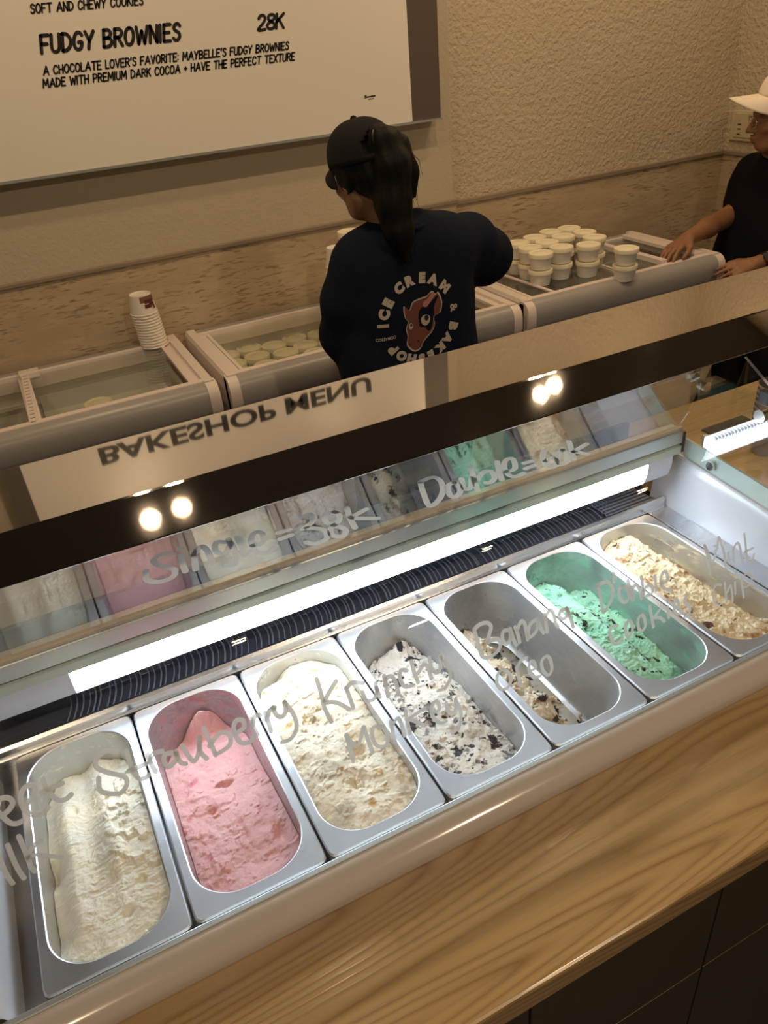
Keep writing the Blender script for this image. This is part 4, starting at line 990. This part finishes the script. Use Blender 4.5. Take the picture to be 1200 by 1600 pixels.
# ================================================================== people
class SDF:
    """distance field on a grid, surfaced by surface nets into one continuous skin"""
    def __init__(s, lo, hi, h):
        s.lo = np.array(lo, float); s.h = h
        s.n = np.ceil((np.array(hi)-s.lo)/h).astype(int)+1
        s.d = np.full(s.n, 9.0, np.float32)
    def sub(s, lo, hi):
        a = np.clip(np.floor((np.array(lo)-s.lo)/s.h).astype(int), 0, s.n); b = np.clip(np.ceil((np.array(hi)-s.lo)/s.h).astype(int)+1, 0, s.n)
        sl = tuple(slice(i, j) for i, j in zip(a, b))
        g = [s.lo[k]+s.h*np.arange(a[k], b[k]) for k in range(3)]
        return sl, np.meshgrid(*g, indexing='ij')
    def union(s, sl, d, k):
        cur = s.d[sl]
        if k > 0:
            hh = np.clip(.5+.5*(cur-d)/k, 0, 1); cur = cur*(1-hh)+d*hh-k*hh*(1-hh)
        else: cur = np.minimum(cur, d)
        s.d[sl] = cur
    def cap(s, a, b, ra, rb=None, k=.02, sq=None):
        rb = ra if rb is None else rb; a = np.array(a, float); b = np.array(b, float); m = max(ra, rb)+k+3*s.h+.02
        sl, (X, Y, Z) = s.sub(np.minimum(a, b)-m, np.maximum(a, b)+m)
        if X.size == 0: return s
        d = b-a; t = np.clip(((X-a[0])*d[0]+(Y-a[1])*d[1]+(Z-a[2])*d[2])/max(d@d, 1e-9), 0, 1)
        q = np.sqrt((X-a[0]-t*d[0])**2+(Y-a[1]-t*d[1])**2+(Z-a[2]-t*d[2])**2)-(ra+(rb-ra)*t)
        s.union(sl, q.astype(np.float32), k); return s
    def chain(s, pts, rs, k=.02):
        for i in range(len(pts)-1): s.cap(pts[i], pts[i+1], rs[i], rs[i+1], k)
        return s
    def _ell(s, c, r, R, m):
        c = np.array(c, float); r = np.array(r, float)
        sl, (X, Y, Z) = s.sub(c-r.max()-m, c+r.max()+m)
        P = np.stack([X-c[0], Y-c[1], Z-c[2]], -1)
        if R is not None: P = P@np.array(R, float).T       # rows of R: local axes
        q = P/r; k0 = np.linalg.norm(q, axis=-1); k1 = np.linalg.norm(P/(r*r), axis=-1)
        return sl, (k0*(k0-1)/np.maximum(k1, 1e-6)).astype(np.float32)
    def ell(s, c, r, R=None, k=.02):
        sl, d = s._ell(c, r, R, k+3*s.h+.02); s.union(sl, d, k); return s
    def cut_ell(s, c, r, R=None, k=.005):
        sl, d = s._ell(c, r, R, k+3*s.h+.02); cur = s.d[sl]
        hh = np.clip(.5-.5*(cur+d)/max(k, 1e-5), 0, 1); s.d[sl] = cur*(1-hh)-d*hh+k*hh*(1-hh); return s
    def cut_plane(s, p, n, k=.004):
        n = np.array(n, float); n /= np.linalg.norm(n); p = np.array(p, float)
        sl, (X, Y, Z) = s.sub(s.lo, s.lo+s.h*s.n)
        d = ((X-p[0])*n[0]+(Y-p[1])*n[1]+(Z-p[2])*n[2]).astype(np.float32)
        s.d = np.maximum(s.d, d[:s.n[0], :s.n[1], :s.n[2]]); return s
    def wrinkle(s, fn, amp):
        sl, (X, Y, Z) = s.sub(s.lo, s.lo+s.h*s.n)
        near = np.abs(s.d) < .04
        w = np.zeros_like(s.d); w[near] = fn(X[near], Y[near], Z[near]); s.d = s.d+(w*amp).astype(np.float32); return s
    def mesh(s, name):
        d = s.d; n = np.array(d.shape)
        ins = d < 0
        c = [ins[i:n[0]-1+i, j:n[1]-1+j, k:n[2]-1+k] for i in (0, 1) for j in (0, 1) for k in (0, 1)]
        cnt = sum(x.astype(np.int8) for x in c); act = (cnt > 0) & (cnt < 8)
        idx = -np.ones(act.shape, np.int64); cells = np.argwhere(act); idx[act] = np.arange(len(cells))
        acc = np.zeros((len(cells), 3)); num = np.zeros(len(cells))
        C = [(i, j, k) for i in (0, 1) for j in (0, 1) for k in (0, 1)]
        for ax in range(3):
            for A in C:
                if A[ax]: continue
                B = list(A); B[ax] = 1
                da = d[tuple((cells+A).T)]; db = d[tuple((cells+B).T)]
                m = (da < 0) != (db < 0); t = np.where(m, da/(np.where(m, da-db, 1)), 0)
                P = np.tile(np.array(A, float), (len(cells), 1)); P[:, ax] += t
                acc[m] += P[m]; num[m] += 1
        V = s.lo+s.h*(cells+acc/num[:, None])
        F = []
        for ax in range(3):
            sl0 = [slice(None)]*3; sl1 = [slice(None)]*3; sl0[ax] = slice(0, -1); sl1[ax] = slice(1, None)
            a = ins[tuple(sl0)]; b = ins[tuple(sl1)]
            E = np.argwhere(a != b); u, w = [(1, 2), (2, 0), (0, 1)][ax]
            ok = (E[:, u] > 0) & (E[:, w] > 0) & (E[:, u] < n[u]-1) & (E[:, w] < n[w]-1); E = E[ok]
            flip = ~a[tuple(E.T)]
            q = []
            for du, dw in ((-1, -1), (0, -1), (0, 0), (-1, 0)):
                e = E.copy(); e[:, u] += du; e[:, w] += dw; q.append(idx[tuple(e.T)])
            q = np.stack(q, 1); q[flip] = q[flip][:, ::-1]; F.append(q)
        F = np.vstack(F); F = F[(F >= 0).all(1)]
        me = bpy.data.meshes.new(name)
        me.vertices.add(len(V)); me.vertices.foreach_set('co', V.astype(np.float32).ravel())
        me.loops.add(len(F)*4); me.loops.foreach_set('vertex_index', F.astype(np.int32).ravel())
        me.polygons.add(len(F)); me.polygons.foreach_set('loop_start', np.arange(0, len(F)*4, 4, dtype=np.int32))
        me.polygons.foreach_set('loop_total', np.full(len(F), 4, np.int32))
        me.update(calc_edges=True); me.validate()
        # relax a little
        bm = bmesh.new(); bm.from_mesh(me)
        bmesh.ops.smooth_vert(bm, verts=bm.verts, factor=.5, use_axis_x=True, use_axis_y=True, use_axis_z=True)
        bm.to_mesh(me); bm.free()
        return me

nrm = lambda v: np.array(v, float)/np.linalg.norm(v)
def axes(f, up=(0, 0, 1)):
    """local frame: right, forward, up"""
    f = nrm(f); r = nrm(np.cross(f, up)); u = np.cross(r, f); return np.array([r, f, u])

def add_hand(S, wrist, d, nrm_back, side, curl=.5, spread=.16, k=.006, scale=1.0):
    """wrist point, finger direction, back-of-hand normal, side = +1 if the thumb lies along cross(d, back)"""
    w = np.array(wrist, float); d = nrm(d); b = np.array(nrm_back, float); b = nrm(b-d*(b@d)); t = np.cross(d, b)*side
    s_ = scale
    knuck = []
    for i, (off, ln) in enumerate(((.031, .072), (.011, .080), (-.010, .074), (-.029, .058))):
        kn = w+d*(.088-.006*abs(i-1))*s_+t*off*s_
        S.cap(w+d*.012+t*off*.55*s_, kn, .0135*s_, .0105*s_, .012)
        ang = [.35, .75, 1.0]
        p = kn; dd = nrm(d+t*spread*(off/.03)*.5)
        for seg, (fr, a) in enumerate(zip((.44, .31, .25), ang)):
            th = curl*a*(1+.12*i)
            dv = dd*math.cos(th)-b*math.sin(th)
            q = p+dv*ln*fr*s_*1.05
            S.cap(p, q, (.0094-.0009*seg)*s_, (.0086-.0010*seg)*s_, k if seg == 0 else .003); p = q
    th0 = w+d*.022*s_+t*.022*s_
    p1 = th0+(d*.030+t*.024-b*.012)*s_; p2 = p1+(d*.030+t*.008-b*.010)*s_; p3 = p2+(d*.024-t*.002-b*.008)*s_
    S.cap(w+t*.012, p1, .0145*s_, .0118*s_, .010); S.cap(p1, p2, .0108*s_, .0096*s_, .004); S.cap(p2, p3, .0096*s_, .0078*s_, .003)

def add_head(S, c, f, up=(0, 0, 1), s_=1.0):
    """c: centre between the ears, f: facing direction"""
    R = axes(f, up); r, fw, u = R; c = np.array(c, float)
    P = lambda a, b, h: c+(r*a+fw*b+u*h)*s_
    S.ell(P(0, -.012, .040), np.array([.076, .096, .088])*s_, R, .02)            # skull
    S.ell(P(0, .030, -.028), np.array([.062, .062, .075])*s_, R, .03)            # face
    S.ell(P(0, .052, -.082), np.array([.036, .034, .026])*s_, R, .025)           # chin
    for q in (-1, 1):
        S.cap(P(q*.050, -.005, -.045), P(q*.026, .050, -.085), .018*s_, .016*s_, .02)   # jaw
        S.ell(P(q*.042, .062, -.018), np.array([.022, .018, .016])*s_, R, .015)         # cheek
        S.cut_ell(P(q*.031, .093, .012), np.array([.017, .012, .010])*s_, R, .010)      # eye socket
        S.ell(P(q*.031, .079, .012), np.array([.0125, .0115, .0105])*s_, R, .002)       # eyeball
        S.cap(P(q*.014, .090, .030), P(q*.045, .080, .031), .007*s_, .005*s_, .012)     # brow
        S.ell(P(q*.077, -.008, -.006), np.array([.007, .016, .030])*s_, R, .006)        # ear
        S.cut_ell(P(q*.085, -.006, -.004), np.array([.006, .009, .018])*s_, R, .004)
    S.cap(P(0, .088, .016), P(0, .112, -.024), .0075*s_, .0110*s_, .010)         # nose
    for q in (-1, 1): S.ell(P(q*.012, .098, -.028), np.array([.0085, .010, .0075])*s_, R, .006)
    S.ell(P(0, .094, -.053), np.array([.022, .011, .0062])*s_, R, .005)          # lips
    S.ell(P(0, .092, -.064), np.array([.019, .011, .0068])*s_, R, .005)
    return P

def cap_mesh(P, parent, m, s_=1.0, back_gap=False, tilt=0.0, brim_len=.075, bend=.018, h0=.038):
    """baseball cap around a head frame P(a,b,h)"""
    def H(a, b, h):
        # tip the cap about the ear axis
        return P(a, b*math.cos(tilt)-h*math.sin(tilt), b*math.sin(tilt)+h*math.cos(tilt))
    rx, ry, rz = .087, .108, .100
    nu, nv = 48, 14
    v = []; f = []
    for j in range(nv+1):
        e = PI/2*j/nv
        for i in range(nu):
            a = 2*PI*i/nu
            q = (rx*math.cos(a)*math.cos(e)**.85, -.010+ry*math.sin(a)*math.cos(e)**.85, h0+rz*math.sin(e)**.9)
            v.append(H(*q))
    for j in range(nv):
        for i in range(nu):
            a = 2*PI*(i+.5)/nu; back = (math.sin(a) < -.62)
            if back_gap and back and 1 <= j < 6 and (abs(math.cos(a)) < .62*math.sqrt(max(0, 1-((j-.5)/6)**2))): continue
            f.append((j*nu+i, j*nu+(i+1) % nu, (j+1)*nu+(i+1) % nu, (j+1)*nu+i))
    me = mesh('cap_crown', v, f)
    o = link('cap_crown', me, m, parent, smooth=True)
    md = o.modifiers.new('s', 'SOLIDIFY'); md.thickness = .003; md.offset = 1
    # brim
    v = []; f = []; n1, n2 = 24, 8
    for j in range(n2+1):
        t_ = j/n2
        for i in range(n1+1):
            a = PI*(.10+.80*i/n1)
            x = rx*1.0*math.cos(a)*(1+.02*t_); y = -.010+ry*math.sin(a)+brim_len*t_*math.sin((a-PI*.1)/.8)**.55
            h = h0+.004-.016*t_-bend*(x/rx)**2*(.35+t_)*1.2
            v.append(H(x, y, h))
    w = n1+1
    for j in range(n2):
        for i in range(n1): f.append((j*w+i, j*w+i+1, (j+1)*w+i+1, (j+1)*w+i))
    o2 = link('cap_brim', mesh('cap_brim', v, f), m, parent, smooth=True)
    md = o2.modifiers.new('s', 'SOLIDIFY'); md.thickness = .004; md.offset = 0
    bt = H(0, -.010, h0+rz+.002)
    MB().lathe([(0, .007), (.006, .005), (.008, 0), (.006, -.004)], 14, tuple(bt)).build('cap_button', m, o, smooth=True).location = (0, 0, 0)
    return o, o2

# ------------------------------------------------------------------ the person in the navy shirt
p1 = empty('person', (.90, 1.78, 0)); tag(p1, 'person with a dark cap and ponytail seen from behind in a navy printed shirt', 'person')
HC = (.826, 1.800, 1.437); HF = nrm((-.17, .95, -.26)); HU = nrm((-.10, .05, 1))
B = SDF((.56, 1.55, 0), (1.42, 2.34, 1.62), .005)
P1 = add_head(B, HC, HF, HU, .86)
B.chain([(.840, 1.785, 1.40), (.875, 1.782, 1.34), (.897, 1.785, 1.26)], [.048, .047, .052], .02)
SHL, ELL, WRL = (.760, 1.79, 1.230), (.742, 1.845, 1.020), (.845, 2.055, .925)
SHR, ELR, WRR = (1.075, 1.80, 1.235), (1.225, 1.885, 1.150), (1.150, 2.110, .945)
B.chain([(.80, 1.785, 1.222), (1.02, 1.79, 1.222)], [.046, .046], .03)
B.chain([(.905, 1.79, 1.17), (.905, 1.795, 1.00), (.90, 1.79, .86)], [.085, .085, .105], .04)
for a, b, c in ((SHL, ELL, WRL), (SHR, ELR, WRR)): B.chain([a, b, c], [.044, .038, .026], .02)
add_hand(B, WRL, (.35, .80, -.28), (-.1, .3, 1), 1, .55)
add_hand(B, WRR, (-.15, .85, -.35), (.1, .3, 1), -1, .55)
for q in (-1, 1): B.chain([(.90+q*.085, 1.79, .86), (.90+q*.10, 1.80, .47), (.90+q*.10, 1.78, .08)], [.092, .060, .042], .03); B.chain([(.90+q*.10, 1.77, .045), (.90+q*.11, 1.94, .035)], [.040, .034], .02)
link('body', B.mesh('body'), m_skin1, p1, smooth=True)
# shirt
S = SDF((.56, 1.52, .74), (1.40, 2.10, 1.42), .005)
for z, hw, cx, cy, rd in ((1.205, .105, .905, 1.785, .098), (1.10, .105, .905, 1.785, .112), (.97, .112, .903, 1.785, .115), (.84, .118, .900, 1.785, .115)):
    S.chain([(cx-hw*.75, cy, z), (cx+hw*.75, cy, z)], [rd, rd], .07)
S.chain([(.885, 1.775, 1.275), (.925, 1.778, 1.275)], [.075, .075], .05)
S.chain([(.80, 1.785, 1.240), (1.02, 1.79, 1.245)], [.070, .072], .05)
S.chain([(.790, 1.785, 1.225), (.745, 1.80, 1.15), (.738, 1.838, 1.055), (.755, 1.872, .995)], [.074, .060, .052, .050], .03)
S.chain([(1.03, 1.79, 1.232), (1.115, 1.82, 1.222), (1.205, 1.875, 1.165), (1.218, 1.925, 1.125)], [.080, .072, .068, .066], .035)
def fold(x, y, z):
    return .55*np.sin(22*z+9*x+6*np.sin(7*x))*np.exp(-((z-.95)/.14)**2)+.6*np.sin(48*(x-z*.9))*np.exp(-((x-1.12)/.07)**2-((z-1.17)/.07)**2)+.5*np.sin(42*(x+z*1.0))*np.exp(-((x-.75)/.05)**2-((z-1.08)/.10)**2)+.35*np.sin(13*x+5*z+1)
S.wrinkle(fold, .0045)
S.cut_ell((.893, 1.768, 1.365), (.070, .066, .050), None, .006)
S.cut_plane((0, 0, .80), (0, 0, -1)); S.cut_plane((.745, 1.90, .985), (.14, .62, -.60)); S.cut_plane((1.215, 1.955, 1.11), (-.05, .75, -.55))
shirt_me = S.mesh('shirt'); shirt = link('shirt', shirt_me, m_navy, p1, smooth=True)
MB().tube([(.893+.064*math.cos(a), 1.768+.060*math.sin(a), 1.320+.004*math.sin(a)-.010*math.cos(a)*0) for a in np.linspace(0, 2*PI, 40)], .0062, 8).build('collar', m_navy, p1, smooth=True)
T = SDF((.70, 1.60, .04), (1.12, 1.98, .95), .008)
T.chain([(.84, 1.79, .88), (.96, 1.79, .88)], [.125, .125], .05)
for q in (-1, 1): T.chain([(.90+q*.085, 1.79, .85), (.90+q*.10, 1.80, .47), (.90+q*.10, 1.78, .09)], [.110, .078, .066], .04)
link('trousers', T.mesh('trousers'), m_trouser, p1, smooth=True)
# hair under the cap and the ponytail through its back opening
Hh = SDF((.66, 1.60, 1.18), (1.02, 1.95, 1.62), .004)
R1 = axes(HF, HU)
Hh.ell(P1(0, -.016, .040), (.069, .083, .080), R1, .01)
Hh.cut_plane(P1(0, .040, .0), nrm(HF+np.array([0, 0, -.15])))
Hh.ell(P1(0, -.056, -.010), (.059, .052, .052), R1, .02)
for q in (-1, 1): Hh.ell(P1(q*.074, -.012, .004), (.009, .032, .034), R1, .012)
PT = [P1(.004, -.100, .080), P1(.006, -.130, .057), P1(.004, -.134, .0), (.842, 1.692, 1.385), (.846, 1.680, 1.325), (.852, 1.668, 1.262)]
Hh.chain(PT, [.022, .028, .036, .040, .034, .010], .02)
Hh.chain([P1(.012, -.098, .075), P1(.045, -.120, .040), P1(.066, -.110, -.03), P1(.060, -.105, -.09)], [.020, .024, .020, .008], .015)
Hh.wrinkle(lambda x, y, z: np.sin(150*x+60*y+3*np.sin(20*z))+.7*np.sin(260*x-90*y+4*np.sin(16*z+1)), .0014)
hair = link('hair', Hh.mesh('hair'), m_hair, p1, smooth=True)
st = MB()
for k in range(46):
    a = rng.random(3)-.5; q0 = PT[1+int(rng.integers(0, 4))]; q0 = np.array(q0)+a*.055
    drop = .05+.07*rng.random(); sw = (rng.random(2)-.5)*.05
    st.tube([q0, q0+np.array([sw[0]*.4, -.006, -drop*.4]), q0+np.array([sw[0], sw[1]*.4-.004, -drop])], [.0009, .0008, .0003], 4)
for k in range(16):
    q0 = P1(.070+.012*rng.random(), -.06-.06*rng.random(), .03-.10*rng.random()); sw = rng.random()*.03
    st.tube([q0, q0+np.array([.012+sw*.4, 0, -.02]), q0+np.array([.006+sw, .0, -.055])], [.0009, .0007, .0003], 4)
st.build('loose_strands', m_hair, hair).location = (0, 0, 0)
MB().tube([np.array(PT[0])*.4+np.array(PT[1])*.6+.026*(R1[0]*math.cos(a)+R1[2]*math.sin(a)) for a in np.linspace(0, 2*PI, 20)], .005, 8).build('hair_tie', m_black, hair, smooth=True).location = (0, 0, 0)
cap_mesh(P1, p1, m_capblack, 1.0, back_gap=True, tilt=.10, brim_len=.048, bend=.028)

# print on the back of the shirt
bv = BVHTree.FromPolygons([v.co[:] for v in shirt_me.vertices], [p.vertices[:] for p in shirt_me.polygons])
PC = np.array([.884, 1.108])                       # x, z of the print centre
def on_back(a, b, l=.0010):
    x, z = PC[0]+a, PC[1]+b
    hit = bv.ray_cast(Vector((x, 1.3, z)), Vector((0, 1, 0)))
    if hit[0] is None: return (x, 1.66, z)
    n_ = hit[1]; n_ = -n_ if n_.y > 0 else n_
    p = hit[0]+n_*l; return (p.x, p.y, p.z)
def print_mesh(name, polys2d, m, l, parent=shirt, maxe=.006):
    """flat outlines filled, subdivided and laid on the cloth"""
    bm = bmesh.new()
    for vs, fs in polys2d:
        bv_ = [bm.verts.new((x, y, 0)) for x, y in vs]
        for f_ in fs:
            try: bm.faces.new([bv_[i] for i in f_])
            except ValueError: pass
    bmesh.ops.triangulate(bm, faces=bm.faces)
    for _ in range(4):
        es = [e for e in bm.edges if e.calc_length() > maxe]
        if not es: break
        bmesh.ops.subdivide_edges(bm, edges=es, cuts=1)
        bmesh.ops.triangulate(bm, faces=bm.faces)
    for v in bm.verts: v.co = on_back(v.co.x, v.co.y, l)
    me = bpy.data.meshes.new(name); bm.to_mesh(me); bm.free()
    o = link(name, me, m, parent); o.location = (0, 0, 0); return o
RO = .113
letters = [('I', 180), ('C', 164), ('E', 147), ('C', 122), ('R', 103), ('E', 83), ('A', 65), ('M', 43), ('&', 8),
           ('B', -20), ('A', -39), ('K', -57), ('E', -75), ('S', -91), ('H', -107), ('O', -124), ('P', -141)]
polys = []
for ch, an in letters:
    me = text_mesh(ch, 1.0, .085 if ch not in '&' else .03, align='CENTER')
    vs = np.array([v.co[:2] for v in me.vertices]); vs[:, 0] -= (vs[:, 0].max()+vs[:, 0].min())/2; vs[:, 1] -= vs[:, 1].min()
    hgt = vs[:, 1].max(); vs *= (.0265 if ch != '&' else .021)/hgt; vs[:, 0] *= 1.05
    a = math.radians(an-2); ca, sa = math.cos(a-PI/2), math.sin(a-PI/2)
    rr = RO-.0265
    w = [(ca*x-sa*(y+rr), sa*x+ca*(y+rr)) for x, y in vs]
    polys.append((w, [tuple(p.vertices) for p in me.polygons])); bpy.data.meshes.remove(me)
for a_, b_ in ((0, 3), (3, 8), (8, 9), (9, 17)): print_mesh('ring_lettering', polys[a_:b_], m_print, .0012)
me = text_mesh('COLD MOO', 1.0, .02, align='CENTER'); vs = np.array([v.co[:2] for v in me.vertices])
vs -= (vs.max(0)+vs.min(0))/2; vs *= .047/(vs[:, 0].max()-vs[:, 0].min()); vs[:, 1] *= 1.25
w = [(x*math.cos(.10)-y*math.sin(.10)-.094, x*math.sin(.10)+y*math.cos(.10)-.030) for x, y in vs]
print_mesh('small_lettering', [(w, [tuple(p.vertices) for p in me.polygons])], m_print, .0012)
K = 1/(7.06*630)
def oc(pts, n=6):
    P_ = [((x-592)*K, (712-y)*K) for x, y in pts]; P_.append(P_[0]); return [tuple(p) for p in smooth_poly(P_, n)[:-1]]
def blob(pts, n=6):
    o_ = oc(pts, n); return (o_, [tuple(range(len(o_)))])
head = [(395, 525), (460, 575), (510, 500), (620, 478), (690, 470), (760, 432), (800, 470), (840, 460), (875, 560), (850, 680), (765, 715), (770, 800), (730, 880), (620, 960), (560, 1040), (490, 1055), (430, 1010), (400, 950), (415, 860), (400, 780), (430, 700), (395, 640)]
print_mesh('emblem_outline', [blob(head)], m_print, .0010)
hc = np.mean(np.array(head), 0); inner = [tuple(hc+(np.array(p)-hc)*.945) for p in head]
print_mesh('emblem_head', [blob(inner)], m_cowbrown, .0015)
print_mesh('emblem_patch', [blob([(600, 590), (700, 560), (830, 490), (770, 600), (760, 700), (720, 840), (680, 860), (640, 810), (570, 780), (565, 660)])], m_navy, .0019)
print_mesh('emblem_horn', [blob([(640, 530), (700, 500), (760, 450), (790, 480), (740, 530), (680, 585), (635, 575)]), ], m_cowpink, .0023)
print_mesh('emblem_eyes', [blob([(600, 690), (655, 668), (708, 700), (700, 760), (650, 790), (600, 755)]), blob([(440, 735), (470, 720), (487, 760), (465, 792), (440, 775)])], m_print, .0024)
print_mesh('emblem_pupils', [blob([(645, 680), (682, 680), (690, 720), (660, 740), (640, 715)]), blob([(452, 735), (475, 730), (478, 755), (458, 760)]), blob([(525, 930), (552, 935), (545, 958)]), blob([(425, 955), (440, 950), (438, 972)])], m_ink, .0028)

# ------------------------------------------------------------------ the person in the white cap
p2 = empty('person', (2.66, 2.20, 0)); tag(p2, 'person in a black t-shirt, white cap and glasses reaching into the right freezer', 'person')
HC2 = (2.684, 2.195, 1.320); HF2 = nrm((-.82, .56, -.10)); HU2 = nrm((-.08, .03, 1))
B = SDF((2.18, 1.84, 0), (3.01, 2.60, 1.50), .005)
P2 = add_head(B, HC2, HF2, HU2, .97)
B.chain([P2(0, -.02, -.03), (2.725, 2.208, 1.215), (2.765, 2.21, 1.14)], [.054, .054, .064], .03)
B.chain([(2.77, 2.10, 1.105), (2.77, 2.32, 1.105)], [.046, .046], .03)
B.chain([(2.775, 2.21, 1.06), (2.78, 2.21, .90), (2.77, 2.21, .78)], [.085, .090, .105], .04)
SR, ER, WR = (2.765, 2.360, 1.105), (2.720, 2.362, .962), (2.385, 2.278, .932)
SL2, EL2, WL2 = (2.720, 2.060, 1.105), (2.790, 2.010, .905), (2.515, 2.058, .856)
B.chain([SR, ER, (2.52, 2.312, .945), WR], [.048, .042, .037, .027], .02)
B.chain([SL2, EL2, (2.66, 2.032, .878), WL2], [.052, .042, .037, .027], .02)
add_hand(B, WR, (-.80, -.16, -.16), (-.15, .15, 1), -1, .62, .22, scale=1.02)
add_hand(B, WL2, (-.86, .28, -.10), (.15, -.55, .8), 1, .45, .08, scale=.86)
for q in (-1, 1): B.chain([(2.77, 2.21+q*.09, .80), (2.76, 2.21+q*.10, .44), (2.78, 2.21+q*.10, .08)], [.095, .060, .042], .03); B.chain([(2.80, 2.21+q*.10, .045), (2.63, 2.21+q*.11, .035)], [.040, .034], .02)
link('body', B.mesh('body'), m_skin2, p2, smooth=True)
S = SDF((2.36, 1.84, .62), (3.01, 2.58, 1.28), .006)
for z, cx, hw, rd in ((1.08, 2.775, .12, .095), (.97, 2.778, .12, .114), (.86, 2.768, .12, .132), (.74, 2.77, .12, .140)):
    S.chain([(cx, 2.21-hw*.8, z), (cx, 2.21+hw*.8, z)], [rd, rd], .07)
S.chain([(2.740, 2.20, 1.155), (2.740, 2.22, 1.155)], [.075, .075], .06)
S.chain([(2.765, 2.34, 1.110), (2.760, 2.362, 1.065), (2.745, 2.362, 1.000)], [.072, .066, .066], .02)
S.chain([(2.715, 2.08, 1.110), (2.755, 2.035, 1.04), (2.785, 2.015, .95)], [.082, .080, .080], .03)
S.wrinkle(lambda x, y, z: np.sin(20*z+8*y+5*np.sin(8*y))*.6+.4*np.sin(34*(y-z)), .004)
S.cut_ell((2.735, 2.208, 1.258), (.068, .068, .050), None, .006)
S.cut_plane((0, 0, .66), (0, 0, -1)); S.cut_plane((2.632, 2.36, 1.000), (-.42, 0, -.9)) if False else None
link('t_shirt', S.mesh('t_shirt'), m_navyblack, p2, smooth=True)
T = SDF((2.55, 1.98, .04), (2.98, 2.46, .82), .008)
T.chain([(2.77, 2.15, .78), (2.77, 2.27, .78)], [.125, .125], .05)
for q in (-1, 1): T.chain([(2.77, 2.21+q*.09, .78), (2.76, 2.21+q*.10, .44), (2.78, 2.21+q*.10, .09)], [.100, .076, .066], .04)
link('trousers', T.mesh('trousers'), m_trouser, p2, smooth=True)
Hh = SDF((2.56, 2.05, 1.20), (2.86, 2.34, 1.48), .004)
R2 = axes(HF2, HU2)
Hh.ell(P2(0, -.018, .040), (.081, .098, .088), R2, .01); Hh.ell(P2(0, -.055, -.005), (.066, .056, .055), R2, .02)
Hh.cut_plane(P2(0, .030, 0), HF2)
for q in (-1, 1): Hh.cap(P2(q*.074, .010, .03), P2(q*.073, .022, -.012), .010, .005, .01)
link('hair', Hh.mesh('hair'), m_hair, p2, smooth=True)
cap_mesh(P2, p2, m_capwhite, 1.0, tilt=.20, brim_len=.105, bend=.030, h0=.072)
lp = MB()
for z, h in ((-.0535, .0045), (-.0640, .0052)):
    pass
gl = MB()
for q in (-1, 1):
    pts = [P2(q*(.033+.023*math.cos(a)), .104-.006*abs(math.cos(a)), .006+.018*math.sin(a)) for a in np.linspace(0, 2*PI, 28)]
    gl.tube(pts, .0014, 6)
    gl.tube([P2(q*.056, .099, .010), P2(q*.076, .070, .012), P2(q*.082, .0, .010), P2(q*.080, -.02, -.006)], .0016, 6)
gl.tube([P2(-.010, .104, .010), P2(0, .109, .012), P2(.010, .104, .010)], .0014, 6)
gl.build('eyeglasses', m_silver, p2, smooth=True)
wd_ = np.array(nrm(np.array(WL2)-np.array((2.66, 2.032, .878))))
wc = np.array(WL2)-wd_*.035
a1 = nrm(np.cross(wd_, (0, 0, 1))); a2 = np.cross(a1, wd_)
wt = MB(); v = []; f = []
for t_ in (-.010, .010):
    for k in range(24):
        a = 2*PI*k/24; v.append(wc+wd_*t_+(a1*math.cos(a)+a2*math.sin(a))*.0335)
for k in range(24): f.append((k, (k+1) % 24, 24+(k+1) % 24, 24+k))
o = MB().add(v, f).build('watch', m_black, p2); md = o.modifiers.new('s', 'SOLIDIFY'); md.thickness = .003
cdir = nrm(a1*.75+a2*.66)
if cdir[1] > 0: cdir = nrm(-a1*.75+a2*.66)
e1 = np.cross(wd_, cdir); cc = wc+cdir*.036
v = [cc+wd_*x*.017+e1*y*.017+cdir*z*.005 for z in (-1, 1) for y in (-1, 1) for x in (-1, 1)]
MB().add(v, [(0, 2, 3, 1), (4, 5, 7, 6), (0, 1, 5, 4), (2, 6, 7, 3), (0, 4, 6, 2), (1, 3, 7, 5)]).build('watch_case', mat('dark watch face', (.05, .055, .06), .25), o, bevel=.003).location = (0, 0, 0)
